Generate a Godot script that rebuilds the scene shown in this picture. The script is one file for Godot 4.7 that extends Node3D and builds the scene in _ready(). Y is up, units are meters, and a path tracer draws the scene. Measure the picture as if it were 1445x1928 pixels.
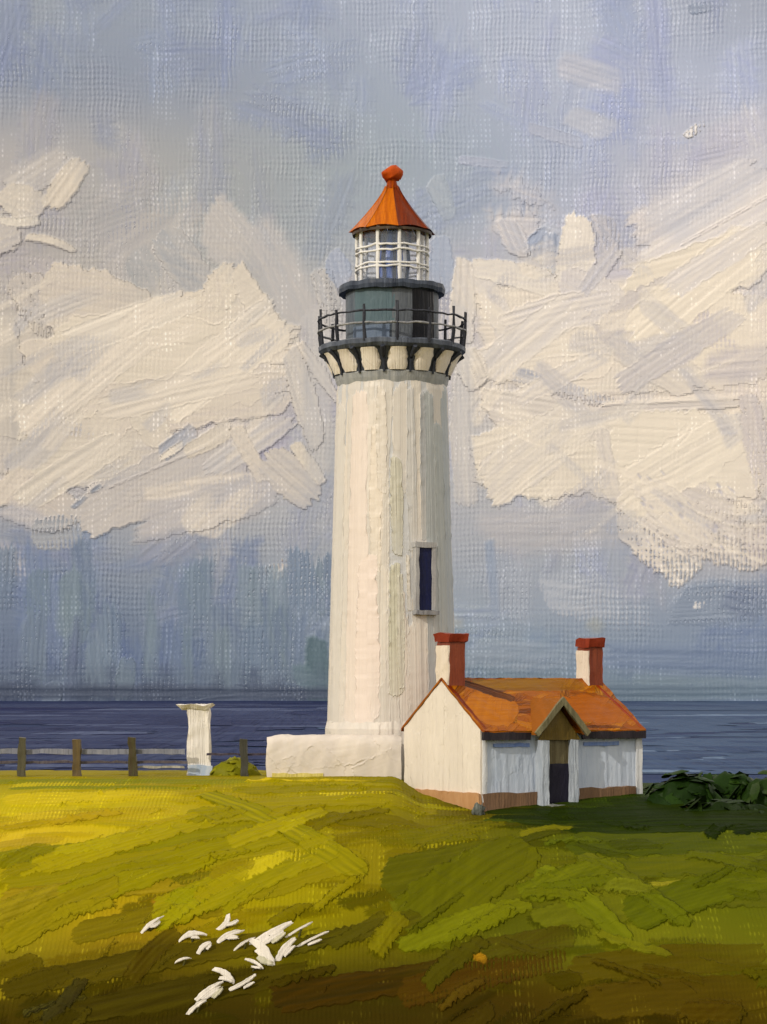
extends Node3D
# A white lighthouse and keeper's cottage on a grassy headland above the sea, everything laid on in thick oil paint.

const EYE := 4.05
const SUN_ENERGY := 0.63
const SKY_ENERGY := 1.85

var rng := RandomNumberGenerator.new()
var tab := PackedFloat32Array()      # fine bristle profile, 1024 values, 0..1
var slow := PackedFloat32Array()     # slow wobble, 1024 values, 0..1
var weave := PackedFloat32Array()    # 256 x 256 tile of canvas cloth, 0..1
var noise := FastNoiseLite.new()
var bristle_normal: ImageTexture
var knife_normal: ImageTexture
var used := {}

# ---------------------------------------------------------------- oil paint

class Canvas:
	var w := 0
	var h := 0
	var c := PackedByteArray()
	var ht := PackedFloat32Array()
	var mk := PackedByteArray()
	var wys := 1.0
	var tab: PackedFloat32Array
	var slow: PackedFloat32Array
	var weave: PackedFloat32Array
	var rng := RandomNumberGenerator.new()

	func _init(ww: int, hh: int, owner_tables: Array) -> void:
		w = ww; h = hh
		c.resize(w * h * 3)
		ht.resize(w * h)
		mk.resize(w * h)
		tab = owner_tables[0]; slow = owner_tables[1]; weave = owner_tables[2]
		rng.seed = 7

	func base(im: Image) -> void:
		im.convert(Image.FORMAT_RGB8)
		c = im.get_data()

	func at(x: float, y: float) -> Color:
		var i := (clampi(int(y), 0, h - 1) * w + clampi(int(x), 0, w - 1)) * 3
		return Color8(c[i], c[i + 1], c[i + 2])

	# One brush or knife stroke from (x0, y0) to (x1, y1), wd wide.
	# th thickness, br bristle depth, dry how far the cloth shows, al cover, fe soft edge, mk what it is laid on as, cu bend, rag ends, wob sides
	func stroke(x0: float, y0: float, x1: float, y1: float, wd: float, ca: Color, cb: Color, o := {}) -> void:
		var th: float = o.get("th", 1.0)
		var br: float = o.get("br", 0.3)
		var dry: float = o.get("dry", 0.0)
		var al: float = o.get("al", 1.0)
		var fe: float = o.get("fe", 1.2)
		var m: int = o.get("mk", -1)
		var cu: float = o.get("cu", 0.0)
		var rag: float = o.get("rag", 0.1)
		var wob: float = o.get("wob", 0.12)
		var rid: float = o.get("rid", 1.0)
		var fd: float = o.get("fd", 0.5)
		var rb2 := clampf(br * 0.3, 0.06, 0.6)
		var skew := rng.randf_range(-0.55, 0.55) * float(o.get("skew", 1.0))
		var tp0 := rng.randf_range(-0.05, 0.35) * float(o.get("tp", 1.0))
		var tp1 := rng.randf_range(-0.05, 0.35) * float(o.get("tp", 1.0))
		var cx := (x0 + x1) * 0.5
		var cy := (y0 + y1) * 0.5
		var hl := maxf(Vector2(x1 - x0, y1 - y0).length() * 0.5, 1.0)
		var hw := maxf(wd * 0.5, 0.8)
		var ax := (x1 - x0) / (2.0 * hl)
		var ay := (y1 - y0) / (2.0 * hl)
		var s1 := rng.randi() % 1024
		var s2 := rng.randi() % 1024
		var s3 := rng.randi() % 1024
		var vv := 1.0 + absf(cu) * 0.55
		var ey := absf(ay) * hl + absf(ax) * hw * vv
		var ylo := maxi(0, int(cy - ey))
		var yhi := mini(h - 1, int(cy + ey) + 1)
		var ra := ca.r8; var ga := ca.g8; var ba := ca.b8
		var rb := cb.r8 - ra; var gb := cb.g8 - ga; var bb := cb.b8 - ba
		var nb := clampf(hw * 0.9, 6.0, 220.0)
		var iu_ := 1.0 / hl
		var iv_ := 1.0 / hw
		for y in range(ylo, yhi + 1):
			var dy := y - cy
			# span of x where |u| <= 1 and |v| <= vv
			var lo := -1e9
			var hi := 1e9
			if absf(ax) > 0.001:
				var p := (-hl - dy * ay) / ax
				var q := (hl - dy * ay) / ax
				lo = maxf(lo, minf(p, q)); hi = minf(hi, maxf(p, q))
			elif absf(dy * ay) > hl:
				continue
			if absf(ay) > 0.001:
				var p2 := (-hw * vv + dy * ax) / ay
				var q2 := (hw * vv + dy * ax) / ay
				lo = maxf(lo, minf(p2, q2)); hi = minf(hi, maxf(p2, q2))
			elif absf(dy * ax) > hw * vv:
				continue
			var xlo := maxi(0, int(ceil(cx + lo)))
			var xhi := mini(w - 1, int(floor(cx + hi)))
			var row := y * w
			var wrow := (int(y * wys) & 255) << 8
			for x in range(xlo, xhi + 1):
				var dx := x - cx
				var u := (dx * ax + dy * ay) * iu_
				var v := (dy * ax - dx * ay) * iv_ - cu * (u * u - 0.5)
				var vi := int((v + 1.2) * nb)
				var bri := tab[(vi + s1) & 1023]
				var sid := slow[(int((u + 1.0) * 90.0) + s2 + (311 if v > 0.0 else 0)) & 1023]
				var vr := v * hw * iu_
				var us := u + skew * vr
				var ue := 1.0 - rag * (rb2 * bri + (1.0 - rb2) * slow[(int((v + 1.2) * 70.0) + s3) & 1023]) - 0.5 * absf(v) * absf(vr)
				var ve := 1.0 - wob * 1.7 * sid - (tp1 * u if u > 0.0 else -tp0 * u)
				var eu := (ue - absf(us)) * hl
				var ev := (ve - absf(v)) * hw
				var e := minf(eu, ev)
				if e <= 0.0:
					continue
				var a := al * minf(1.0, e / fe)
				if fd > 0.0 and u > 0.15:
					var tail := (u - 0.15) * 1.18 * fd + fd * 0.55 * (bri - 0.5)
					if tail > 0.0:
						a *= 1.0 - minf(0.97, tail)
				var wv := weave[wrow | (x & 255)]
				if dry > 0.0:
					var need := dry * (0.55 + 0.45 * u) * 1.25 + 0.22 * (bri - 0.5)
					if e < 14.0:
						need += dry * (1.0 - e / 14.0) * 0.5
					if wv < need:
						a *= maxf(0.0, 1.0 - (need - wv) * 7.0)
						if a <= 0.02:
							continue
				var t := clampf(0.65 * tab[(vi + s3) & 1023] + 0.7 * slow[(int(u * 60.0 + v * 45.0) + 512 + s1) & 1023] - 0.2, 0.0, 1.0)
				var i := row + x
				var k := i * 3
				c[k] = int(c[k] + (ra + rb * t - c[k]) * a)
				c[k + 1] = int(c[k + 1] + (ga + gb * t - c[k + 1]) * a)
				c[k + 2] = int(c[k + 2] + (ba + bb * t - c[k + 2]) * a)
				var hh := th * (0.45 + 0.3 * sid) + br * bri
				if ev < 3.6:
					hh += th * rid * (1.0 - absf(ev - 1.6) * 0.5) * (1.5 * sid - 0.25)
				if u > 0.0 and eu < 4.6:
					hh += th * rid * (1.0 - absf(eu - 2.0) * 0.38) * (1.3 * slow[(vi * 2 + s1) & 1023] - 0.2)
				ht[i] = ht[i] * (1.0 - 0.75 * a) + hh * a
				if m >= 0 and a > 0.5:
					mk[i] = m

	func lay_weave(k: float, glint := 0.0) -> void:
		var patch_noise := FastNoiseLite.new()
		patch_noise.seed = 9
		patch_noise.frequency = 0.012
		var patch := 0.0
		var kk := k
		for y in h:
			var wrow := (int(y * wys) & 255) << 8
			for x in w:
				var i := y * w + x
				var p := ht[i]
				if x & 7 == 0:
					kk = k * clampf(0.62 + 1.5 * patch_noise.get_noise_2d(x * 0.7 + 900.0, y * 0.7), 0.12, 1.25)
				if glint > 0.0:
					# glints painted as lighter colour on the raised threads, in patches
					if x & 7 == 0:
						patch = clampf(patch_noise.get_noise_2d(x, y * wys) * 2.2 + 0.1, 0.0, 1.0)
					var over := weave[wrow | (x & 255)] - 0.62
					if over > 0.0 and patch > 0.0 and p < 1.3:
						var add := over * patch * glint
						var q := i * 3
						c[q] = mini(255, int(c[q] + add))
						c[q + 1] = mini(255, int(c[q + 1] + add))
						c[q + 2] = mini(255, int(c[q + 2] + add * (0.35 if wys < 1.0 else 1.0)))
				ht[i] = p + weave[wrow | (x & 255)] * kk / (1.0 + 1.4 * maxf(p, 0.0) * maxf(p, 0.0))

	func color_texture() -> ImageTexture:
		return ImageTexture.create_from_image(Image.create_from_data(w, h, false, Image.FORMAT_RGB8, c))

	func normal_texture(k: float) -> ImageTexture:
		var im := Image.create_from_data(w, h, false, Image.FORMAT_RF, ht.to_byte_array())
		im.bump_map_to_normal_map(k)
		return ImageTexture.create_from_image(im)

	func height(u: float, v: float) -> float:
		return ht[clampi(int(v * h), 0, h - 1) * w + clampi(int(u * w), 0, w - 1)]


func hex(s: String) -> Color:
	return Color.html(s)


# air tones: keep the blues modest
func air(c: Color) -> Color:
	if c.b <= c.r:
		var w := (c.r + c.g + c.b) / 3.0
		return Color(w + (c.r - w) * 0.8, w + (c.g - w) * 0.8, w + (c.b - w) * 0.8) * 1.035
	var m := (c.r + c.g + c.b) / 3.0
	var up := 0.055 * clampf((0.64 - m) * 4.0, 0.0, 1.0)
	var k := lerpf(0.82, 0.8, clampf((m - 0.4) * 4.0, 0.0, 1.0))
	var green := 0.012 * clampf((0.75 - m) * 4.0, 0.0, 1.0)
	return Color(m + (c.r - m) * k + up, m + (c.g - m) * k + up + green, m + (c.b - m) * k + up - green * 0.6)


func make_tables() -> void:
	rng.seed = 11
	noise.seed = 5
	noise.noise_type = FastNoiseLite.TYPE_SIMPLEX_SMOOTH
	noise.frequency = 1.0
	noise.fractal_octaves = 3
	tab.resize(1024); slow.resize(1024); weave.resize(65536)
	var raw := PackedFloat32Array()
	raw.resize(1024)
	for i in 1024:
		raw[i] = rng.randf()
	for i in 1024:
		var s := 0.0
		for k in 5:
			s += raw[(i + k) & 1023] * [0.1, 0.25, 0.3, 0.25, 0.1][k]
		tab[i] = clampf((s - 0.5) * 1.9 + 0.5, 0.0, 1.0)
		var ang := TAU * i / 1024.0
		slow[i] = clampf(0.5 + 0.62 * noise.get_noise_2d(cos(ang) * 9.0, sin(ang) * 9.0) + 0.1 * noise.get_noise_2d(cos(ang) * 40.0, sin(ang) * 40.0), 0.0, 1.0)
	var thread_x := PackedFloat32Array()
	var thread_y := PackedFloat32Array()
	for i in 256:
		thread_x.append(rng.randf()); thread_y.append(rng.randf())
	for y in 256:
		for x in 256:
			var jx := 0.35 * sin(TAU * y / 256.0 * 3.0) + 0.25 * sin(TAU * y / 256.0 * 7.0 + x * TAU / 256.0)
			var jy := 0.4 * sin(TAU * x / 256.0 * 2.0) + 0.25 * sin(TAU * x / 256.0 * 5.0)
			var fx := 48.0 * x / 256.0 + jx * 0.35
			var fy := 38.0 * y / 256.0 + jy * 0.35
			var a := 0.5 + 0.5 * cos(TAU * fx)
			var b := 0.5 + 0.5 * cos(TAU * fy)
			var tx: float = thread_x[posmod(int(round(fx)), 48)]
			var ty: float = thread_y[posmod(int(round(fy)), 38)]
			weave[y * 256 + x] = clampf(a * (0.35 + 0.5 * tx) * (0.65 + 0.35 * b) + 0.16 * b * (0.3 + 0.9 * ty) + 0.22 * rng.randf() + 0.15 * noise.get_noise_2d(x * 0.06, y * 0.06), 0.0, 1.0)


# a tile of paint combed by bristles, or spread with a knife, for the relief of every smaller thing
func make_reliefs() -> void:
	var c := Canvas.new(512, 512, [tab, slow, weave])
	for i in 150:
		var x := c.rng.randf() * 512
		var y := c.rng.randf() * 512
		for ox in [-512, 0, 512]:
			for oy in [-512, 0, 512]:
				var keep := c.rng.state
				if x + ox > -60 and x + ox < 572 and y + oy > -160 and y + oy < 672:
					c.stroke(x + ox, y + oy - 110, x + ox + 6, y + oy + 110, 60, Color.WHITE, Color.WHITE, {"th": 0.8, "br": 3.2, "rag": 0.15})
				c.rng.state = keep
		c.rng.randi()
	bristle_normal = c.normal_texture(0.7)
	var d := Canvas.new(512, 512, [tab, slow, weave])
	for i in 120:
		var x := d.rng.randf() * 512
		var y := d.rng.randf() * 512
		var a := d.rng.randf_range(-1.1, 1.1)
		for ox in [-512, 0, 512]:
			for oy in [-512, 0, 512]:
				var keep := d.rng.state
				if x + ox > -130 and x + ox < 640 and y + oy > -130 and y + oy < 640:
					var q := Vector2(cos(a), sin(a)) * 65.0
					d.stroke(x + ox - q.x, y + oy - q.y, x + ox + q.x, y + oy + q.y, 62, Color.WHITE, Color.WHITE, {"th": 2.0, "br": 0.9, "rag": 0.15})
				d.rng.state = keep
		d.rng.randi()
	knife_normal = d.normal_texture(0.6)


# paint of two mixed tones, dragged up and down
func paint(a: String, b: String, size := 4.0, rough := 0.42, knife := false, relief := 0.8) -> StandardMaterial3D:
	var key := [a, b, size, rough, knife, relief]
	if used.has(key):
		return used[key]
	var ca := hex(a); var cb := hex(b)
	var im := Image.create_empty(128, 128, false, Image.FORMAT_RGB8)
	var s := rng.randi() % 1024
	for x in 128:
		for y in 128:
			var drift := int(3.0 * sin(TAU * y / 128.0))
			var t := clampf(0.6 * tab[(x + drift + 128) % 128 + s & 1023] + 0.8 * slow[(x * 8 + int(40.0 * sin(TAU * y / 128.0))) & 1023] - 0.2, 0.0, 1.0)
			im.set_pixel(x, y, ca.lerp(cb, t))
	var m := StandardMaterial3D.new()
	m.albedo_texture = ImageTexture.create_from_image(im)
	m.roughness = rough
	m.metallic_specular = 0.1 if size > 50.0 else 0.16 if knife and ca.b < 0.3 else 0.28
	m.uv1_triplanar = true
	m.uv1_world_triplanar = true
	m.uv1_scale = Vector3.ONE / (size * 4.5)
	m.normal_enabled = true
	m.normal_texture = knife_normal if knife else bristle_normal
	m.normal_scale = relief
	used[key] = m
	return m


# ---------------------------------------------------------------- shapes

func mb() -> SurfaceTool:
	var st := SurfaceTool.new()
	st.begin(Mesh.PRIMITIVE_TRIANGLES)
	return st


func wob(p: Vector3, amp: float, freq: float) -> Vector3:
	if amp == 0.0:
		return p
	var q := p * freq
	return p + Vector3(noise.get_noise_3d(q.x, q.y, q.z), noise.get_noise_3d(q.x + 31.0, q.y, q.z), noise.get_noise_3d(q.x, q.y + 57.0, q.z)) * amp


# a sheet of nu x nv cells through f(u, v); turns face along (df/du x df/dv) when out is true
func surf(st: SurfaceTool, f: Callable, nu: int, nv: int, group := 0, out := true) -> void:
	var p := []
	for j in nv + 1:
		for i in nu + 1:
			p.append(f.call(float(i) / nu, float(j) / nv))
	st.set_smooth_group(group)
	for j in nv:
		for i in nu:
			var a := j * (nu + 1) + i
			var q := [a, a + nu + 1, a + nu + 2, a, a + nu + 2, a + 1] if out else [a, a + nu + 2, a + nu + 1, a, a + 1, a + nu + 2]
			for k in q:
				st.set_uv(Vector2(float(k % (nu + 1)) / nu, float(k / (nu + 1)) / nv))
				st.add_vertex(p[k])


# a hand-laid block: six sheets that share wavering edges
func block(st: SurfaceTool, size: Vector3, at: Vector3, amp := 0.03, cell := 0.4, turn := Basis(), taper := 1.0) -> void:
	var n := [maxi(1, int(size.x / cell)), maxi(1, int(size.y / cell)), maxi(1, int(size.z / cell))]
	var put := func(p: Vector3) -> Vector3:
		var k := lerpf(1.0, taper, p.y)
		var q := Vector3((p.x - 0.5) * size.x * k, p.y * size.y, (p.z - 0.5) * size.z * k)
		return wob(turn * q + at, amp, 1.3)
	surf(st, func(u: float, v: float): return put.call(Vector3(u, v, 1)), n[0], n[1], 1)
	surf(st, func(u: float, v: float): return put.call(Vector3(1 - u, v, 0)), n[0], n[1], 2)
	surf(st, func(u: float, v: float): return put.call(Vector3(1, v, 1 - u)), n[2], n[1], 3)
	surf(st, func(u: float, v: float): return put.call(Vector3(0, v, u)), n[2], n[1], 4)
	surf(st, func(u: float, v: float): return put.call(Vector3(u, 1, 1 - v)), n[0], n[2], 5)
	surf(st, func(u: float, v: float): return put.call(Vector3(u, 0, v)), n[0], n[2], 6)


# a turned body: profile of (radius, height) pairs
func lathe(st: SurfaceTool, prof: Array, segs: int, amp := 0.02, rows := 1, each_sharp := true) -> void:
	for k in prof.size() - 1:
		var a: Vector2 = prof[k]
		var b: Vector2 = prof[k + 1]
		surf(st, func(u: float, v: float):
			var r := lerpf(a.x, b.x, v)
			var t: float = u * TAU if u < 1.0 else 0.0
			return wob(Vector3(sin(t) * r, lerpf(a.y, b.y, v), cos(t) * r), amp, 1.1), segs, rows, k + 1 if each_sharp else 1)


# a round bar through points, thickness r, wavering
func bar(st: SurfaceTool, pts: Array, r: float, sides := 6, amp := 0.0, r2 := -1.0) -> void:
	var n := pts.size() - 1
	var frames := []
	for i in n + 1:
		var d: Vector3 = (pts[mini(i + 1, n)] - pts[maxi(i - 1, 0)]).normalized()
		var up := Vector3.UP if absf(d.y) < 0.9 else Vector3.RIGHT
		var x := d.cross(up).normalized()
		frames.append([x, x.cross(d)])
	surf(st, func(u: float, v: float):
		var i := clampi(int(round(v * n)), 0, n)
		var t: float = -u * TAU if u < 1.0 else 0.0
		var rr := r if r2 < 0.0 else lerpf(r, r2, v)
		rr *= 1.0 + 0.25 * noise.get_noise_2d(i * 1.7, pts[0].x * 9.0)
		return wob(pts[i] + (frames[i][0] * cos(t) + frames[i][1] * sin(t)) * rr, amp, 2.0), sides, n)
	for e in [0, n]:
		for s in sides:
			var p0: Vector3 = pts[e]
			var q := []
			for t in [s, s + 1]:
				var g: float = -TAU * (t % sides) / sides
				var rr := (r if r2 < 0.0 or e == 0 else r2) * (1.0 + 0.25 * noise.get_noise_2d(e * 1.7, pts[0].x * 9.0))
				q.append(wob(p0 + (frames[e][0] * cos(g) + frames[e][1] * sin(g)) * rr, amp, 2.0))
			st.set_smooth_group(2)
			for p in ([p0, q[1], q[0]] if e == 0 else [p0, q[0], q[1]]):
				st.set_uv(Vector2.ZERO)
				st.add_vertex(p)


# a dab of paint: a bent ribbon with raised rims, lying in its own x (length) and z (width), y thick
func dab(st: SurfaceTool, turn: Transform3D, ln: float, wd: float, th: float, bend: float, s: int, nu := 8, nv := 5) -> void:
	var f := func(u: float, v: float, top: bool) -> Vector3:
		var e := sin(PI * clampf(u * 0.9 + 0.07, 0.0, 1.0))
		var w := wd * (0.45 + 0.55 * pow(e, 0.7)) * (0.7 + 0.5 * slow[(s * 37 + int(u * 150.0)) & 1023])
		var x := (u - 0.5) * ln + 0.3 * ln * (u - 0.35) * (tab[(s * 91 + int(v * nv + 0.5)) & 1023] - 0.5)
		var z := (v - 0.5) * w + bend * ln * (u - 0.5) * (u - 0.5)
		var y := 0.0
		if top:
			y = th * (0.4 + 0.6 * absf(v * 2.0 - 1.0) + 0.5 * tab[(s * 53 + int(v * 9.0)) & 1023]) * (0.4 + u)
			if v == 0.0 or v == 1.0 or u == 0.0 or u == 1.0:
				y = th * 0.12
		else:
			y = -th * 0.2
		y += absf(bend) * ln * 0.12 * (1.0 - 4.0 * (u - 0.5) * (u - 0.5))
		return turn * Vector3(x, y, z)
	surf(st, func(u: float, v: float): return f.call(u, 1.0 - v, true), nu, nv, 1)
	surf(st, func(u: float, v: float): return f.call(u, v, false), nu, nv, 2)


# ---------------------------------------------------------------- objects

func obj(called: String, st: SurfaceTool, m: Material, parent: Node3D = self) -> MeshInstance3D:
	st.generate_normals()
	st.index()
	return put_mesh(called, st.commit(), m, parent)


func put_mesh(called: String, mesh: Mesh, m: Material, parent: Node3D = self) -> MeshInstance3D:
	var o := MeshInstance3D.new()
	o.name = numbered(called, parent)
	o.mesh = mesh
	o.material_override = m
	parent.add_child(o, true)
	return o


func numbered(called: String, parent: Node) -> String:
	if not parent.has_node(called):
		return called
	var n := 1
	while parent.has_node("%s_%03d" % [called, n]):
		n += 1
	return "%s_%03d" % [called, n]


func thing(called: String, label: String, category: String, at := Vector3.ZERO, turn := 0.0, group := "") -> Node3D:
	var o := Node3D.new()
	o.name = numbered(called, self)
	add_child(o, true)
	o.position = at
	o.rotation.y = turn
	tag(o, label, category, group)
	return o


func tag(o: Node3D, label: String, category: String, group := "") -> void:
	o.set_meta("label", label)
	o.set_meta("category", category)
	if group:
		o.set_meta("group", group)


# ---------------------------------------------------------------- the lie of the land

func land(x: float, z: float) -> float:
	var y := 0.0
	if z > 1.0:
		var d := z - 1.0
		y = -0.018 * d * d if d < 21.0 else -7.94 - 0.756 * (d - 21.0)
		y = maxf(y, -12.0)
		if z > 58.0:
			var t := smoothstep(60.0, 112.0, z)
			y = lerpf(-12.0, 2.2, t)
	elif z < -8.0:
		y = -0.05 * (z + 8.0) * (z + 8.0)
	y -= 0.62 * smoothstep(0.3, 1.9, x) * (1.0 - smoothstep(5.0, 15.0, z))
	y += 0.25 * noise.get_noise_2d(x * 0.07, z * 0.07) * smoothstep(1.0, 8.0, z)
	if z < -14.0:
		y -= 0.8 * absf(noise.get_noise_2d(x * 0.2, z * 0.2)) * (-14.0 - z)
	return maxf(y, -17.0)


# ---------------------------------------------------------------- sky

const AZ := 0.6981317          # the painted part of the sky spans 40 degrees of the horizon
const FAR := 4000.0
const SW := 2048
const SH := 1100

func sky_x(x: float) -> float: return 1024.0 + (x - 722.5) * 0.6667
func sky_y(y: float) -> float: return (y + 310.0) * 0.6667

var sk: Canvas

func s(x0: float, y0: float, x1: float, y1: float, wd: float, a: String, b: String, o := {}) -> void:
	if o.has("mk") and not o.has("fe"):
		o = o.duplicate()
		o.fe = 3.2
	sk.stroke(sky_x(x0), sky_y(y0), sky_x(x1), sky_y(y1), wd * 0.6667, air(hex(a)), air(hex(b)), o)


func paint_sky() -> void:
	sk = Canvas.new(SW, SH, [tab, slow, weave])
	# broad tones of the air, row by row from high to low
	var rows := ["8f9aae 8b97b3 99a6c2 a3afca 929cb6", "848ea8 8892ac 95a2bd a5b0cb a0aac8", "a9a6a6 9ea2aa 93a0b4 a0abc6 bab9c4", "aaa6a4 a2a4a8 9ba5b6 aeb2c4 c2bcbd",
		"b9b1a8 bcb5ac b2b1b4 d0c7be d6cabb", "cfc4b4 cdc2b3 b7b4b4 cfc5ba d8cbb9", "c9c0b3 b9b3b0 aeb0b8 c4bdb7 d8cab8", "9a9fb1 a2a7b3 a6aab6 a8abb6 c2b8b2", "6d7ca0 7482a0 8a97ac 8f9bb2 7f8ba8", "56658c 5c6d90 66788f 6b7d9c 62749a"]
	var im := Image.create_empty(9, 12, false, Image.FORMAT_RGB8)
	for j in 12:
		var row: PackedStringArray = rows[clampi(j - 2, 0, 9)].split(" ")
		for i in 9:
			var k := absi(i - 2)
			im.set_pixel(i, j, air(hex(row[8 - k if k > 4 else k])))
	im.resize(int(9 * 361 * 0.6667), int(12 * 140 * 0.6667), Image.INTERPOLATE_CUBIC)
	var mid := int((2 * 361 + 180.5) * 0.6667) + int(722.5 * 0.6667)
	sk.base(im.get_region(Rect2i(mid - 1024, int((-310 + 330) * 0.6667), SW, SH)))
	# brushed air: short strokes that keep the tone they lie on
	for i in 620:
		var x := sk.rng.randf() * SW
		var y := sk.rng.randf() * SH
		var a := sk.rng.randf_range(1.2, 2.0)
		if y > SH * 0.86 and x > SW * 0.55:
			a = sk.rng.randf_range(-0.15, 0.15)
		elif sk.rng.randf() < 0.35:
			a = sk.rng.randf_range(-0.9, 0.6)
		var l := sk.rng.randf_range(35, 90)
		var q := Vector2(cos(a), sin(a)) * l
		var t := sk.at(x + sk.rng.randf_range(-30, 30), y + sk.rng.randf_range(-25, 25))
		var d := sk.rng.randf_range(-0.045, 0.045)
		var ca := Color(t.r + d, t.g + d, t.b + d * 0.8)
		var cb := Color(t.r + d * 0.3 - 0.03, t.g + d * 0.3 - 0.025, t.b + d * 0.3 + 0.02)
		sk.stroke(x - q.x, y - q.y, x + q.x, y + q.y, sk.rng.randf_range(35, 95), ca, cb, {"al": 0.75, "th": 0.35, "br": 0.9, "fe": 14.0, "dry": sk.rng.randf() * 0.45, "rag": 0.3, "wob": 0.3, "rid": 0.3})
	# cloud banks go on beyond the view on either side
	for i in 46:
		var left := i % 2 == 0
		var x := sk.rng.randf_range(-750, -60) if left else sk.rng.randf_range(1505, 2200)
		var y := sk.rng.randf_range(480, 980)
		var a := sk.rng.randf_range(-0.6, 0.5)
		var q := Vector2(cos(a), sin(a)) * sk.rng.randf_range(80, 190)
		s(x - q.x, y - q.y, x + q.x, y + q.y, sk.rng.randf_range(60, 150), ["dccfba", "d3c7b5", "cbc0b2"][i % 3], ["cfc4b4", "dfd2bd", "bdb6b2"][(i + i / 3) % 3], {"th": 2.4, "br": 0.5, "mk": 1 if left else 2})
	sky_left()
	sky_right()
	sky_low()
	s(1220, 450, 1480, 290, 120, "c8c5ca", "bcbecb", {"al": 0.75, "fe": 24, "th": 0.5, "fd": 0.2, "br": 0.6})
	s(1420, 320, 1200, 430, 70, "cdc8c8", "c4c2ca", {"al": 0.7, "fe": 12, "th": 0.9, "br": 0.9})
	s(600, 560, 600, 920, 84, "c2bdb8", "b4b2b4", {"al": 0.8, "fe": 12, "th": 0.8, "br": 1.0, "fd": 0.3})
	s(868, 560, 878, 960, 54, "c9c3bb", "b9b6b6", {"al": 0.8, "fe": 8, "th": 0.8, "br": 1.0, "fd": 0.3})
	s(860, 1285, 1500, 1280, 70, "5c6e88", "687b94", {"al": 0.55, "fe": 20, "th": 0.4, "fd": 0.0})
	s(860, 1303, 1500, 1300, 52, "4a5c78", "566a88", {"al": 0.85, "fe": 8, "th": 0.6, "br": 0.8, "fd": 0.0})
	s(660, 1280, -160, 1275, 90, "4a5876", "566582", {"al": 0.5, "fe": 24, "th": 0.4, "fd": 0.0})
	s(660, 1306, -160, 1302, 46, "2e3858", "3a4566", {"al": 0.85, "fe": 9, "th": 0.6, "br": 0.8, "fd": 0.1})
	s(1180, 1278, 1470, 1284, 26, "7486a0", "66788f", {"al": 0.75, "fe": 6, "br": 1.0})
	sk.lay_weave(0.9, 120.0)


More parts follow.
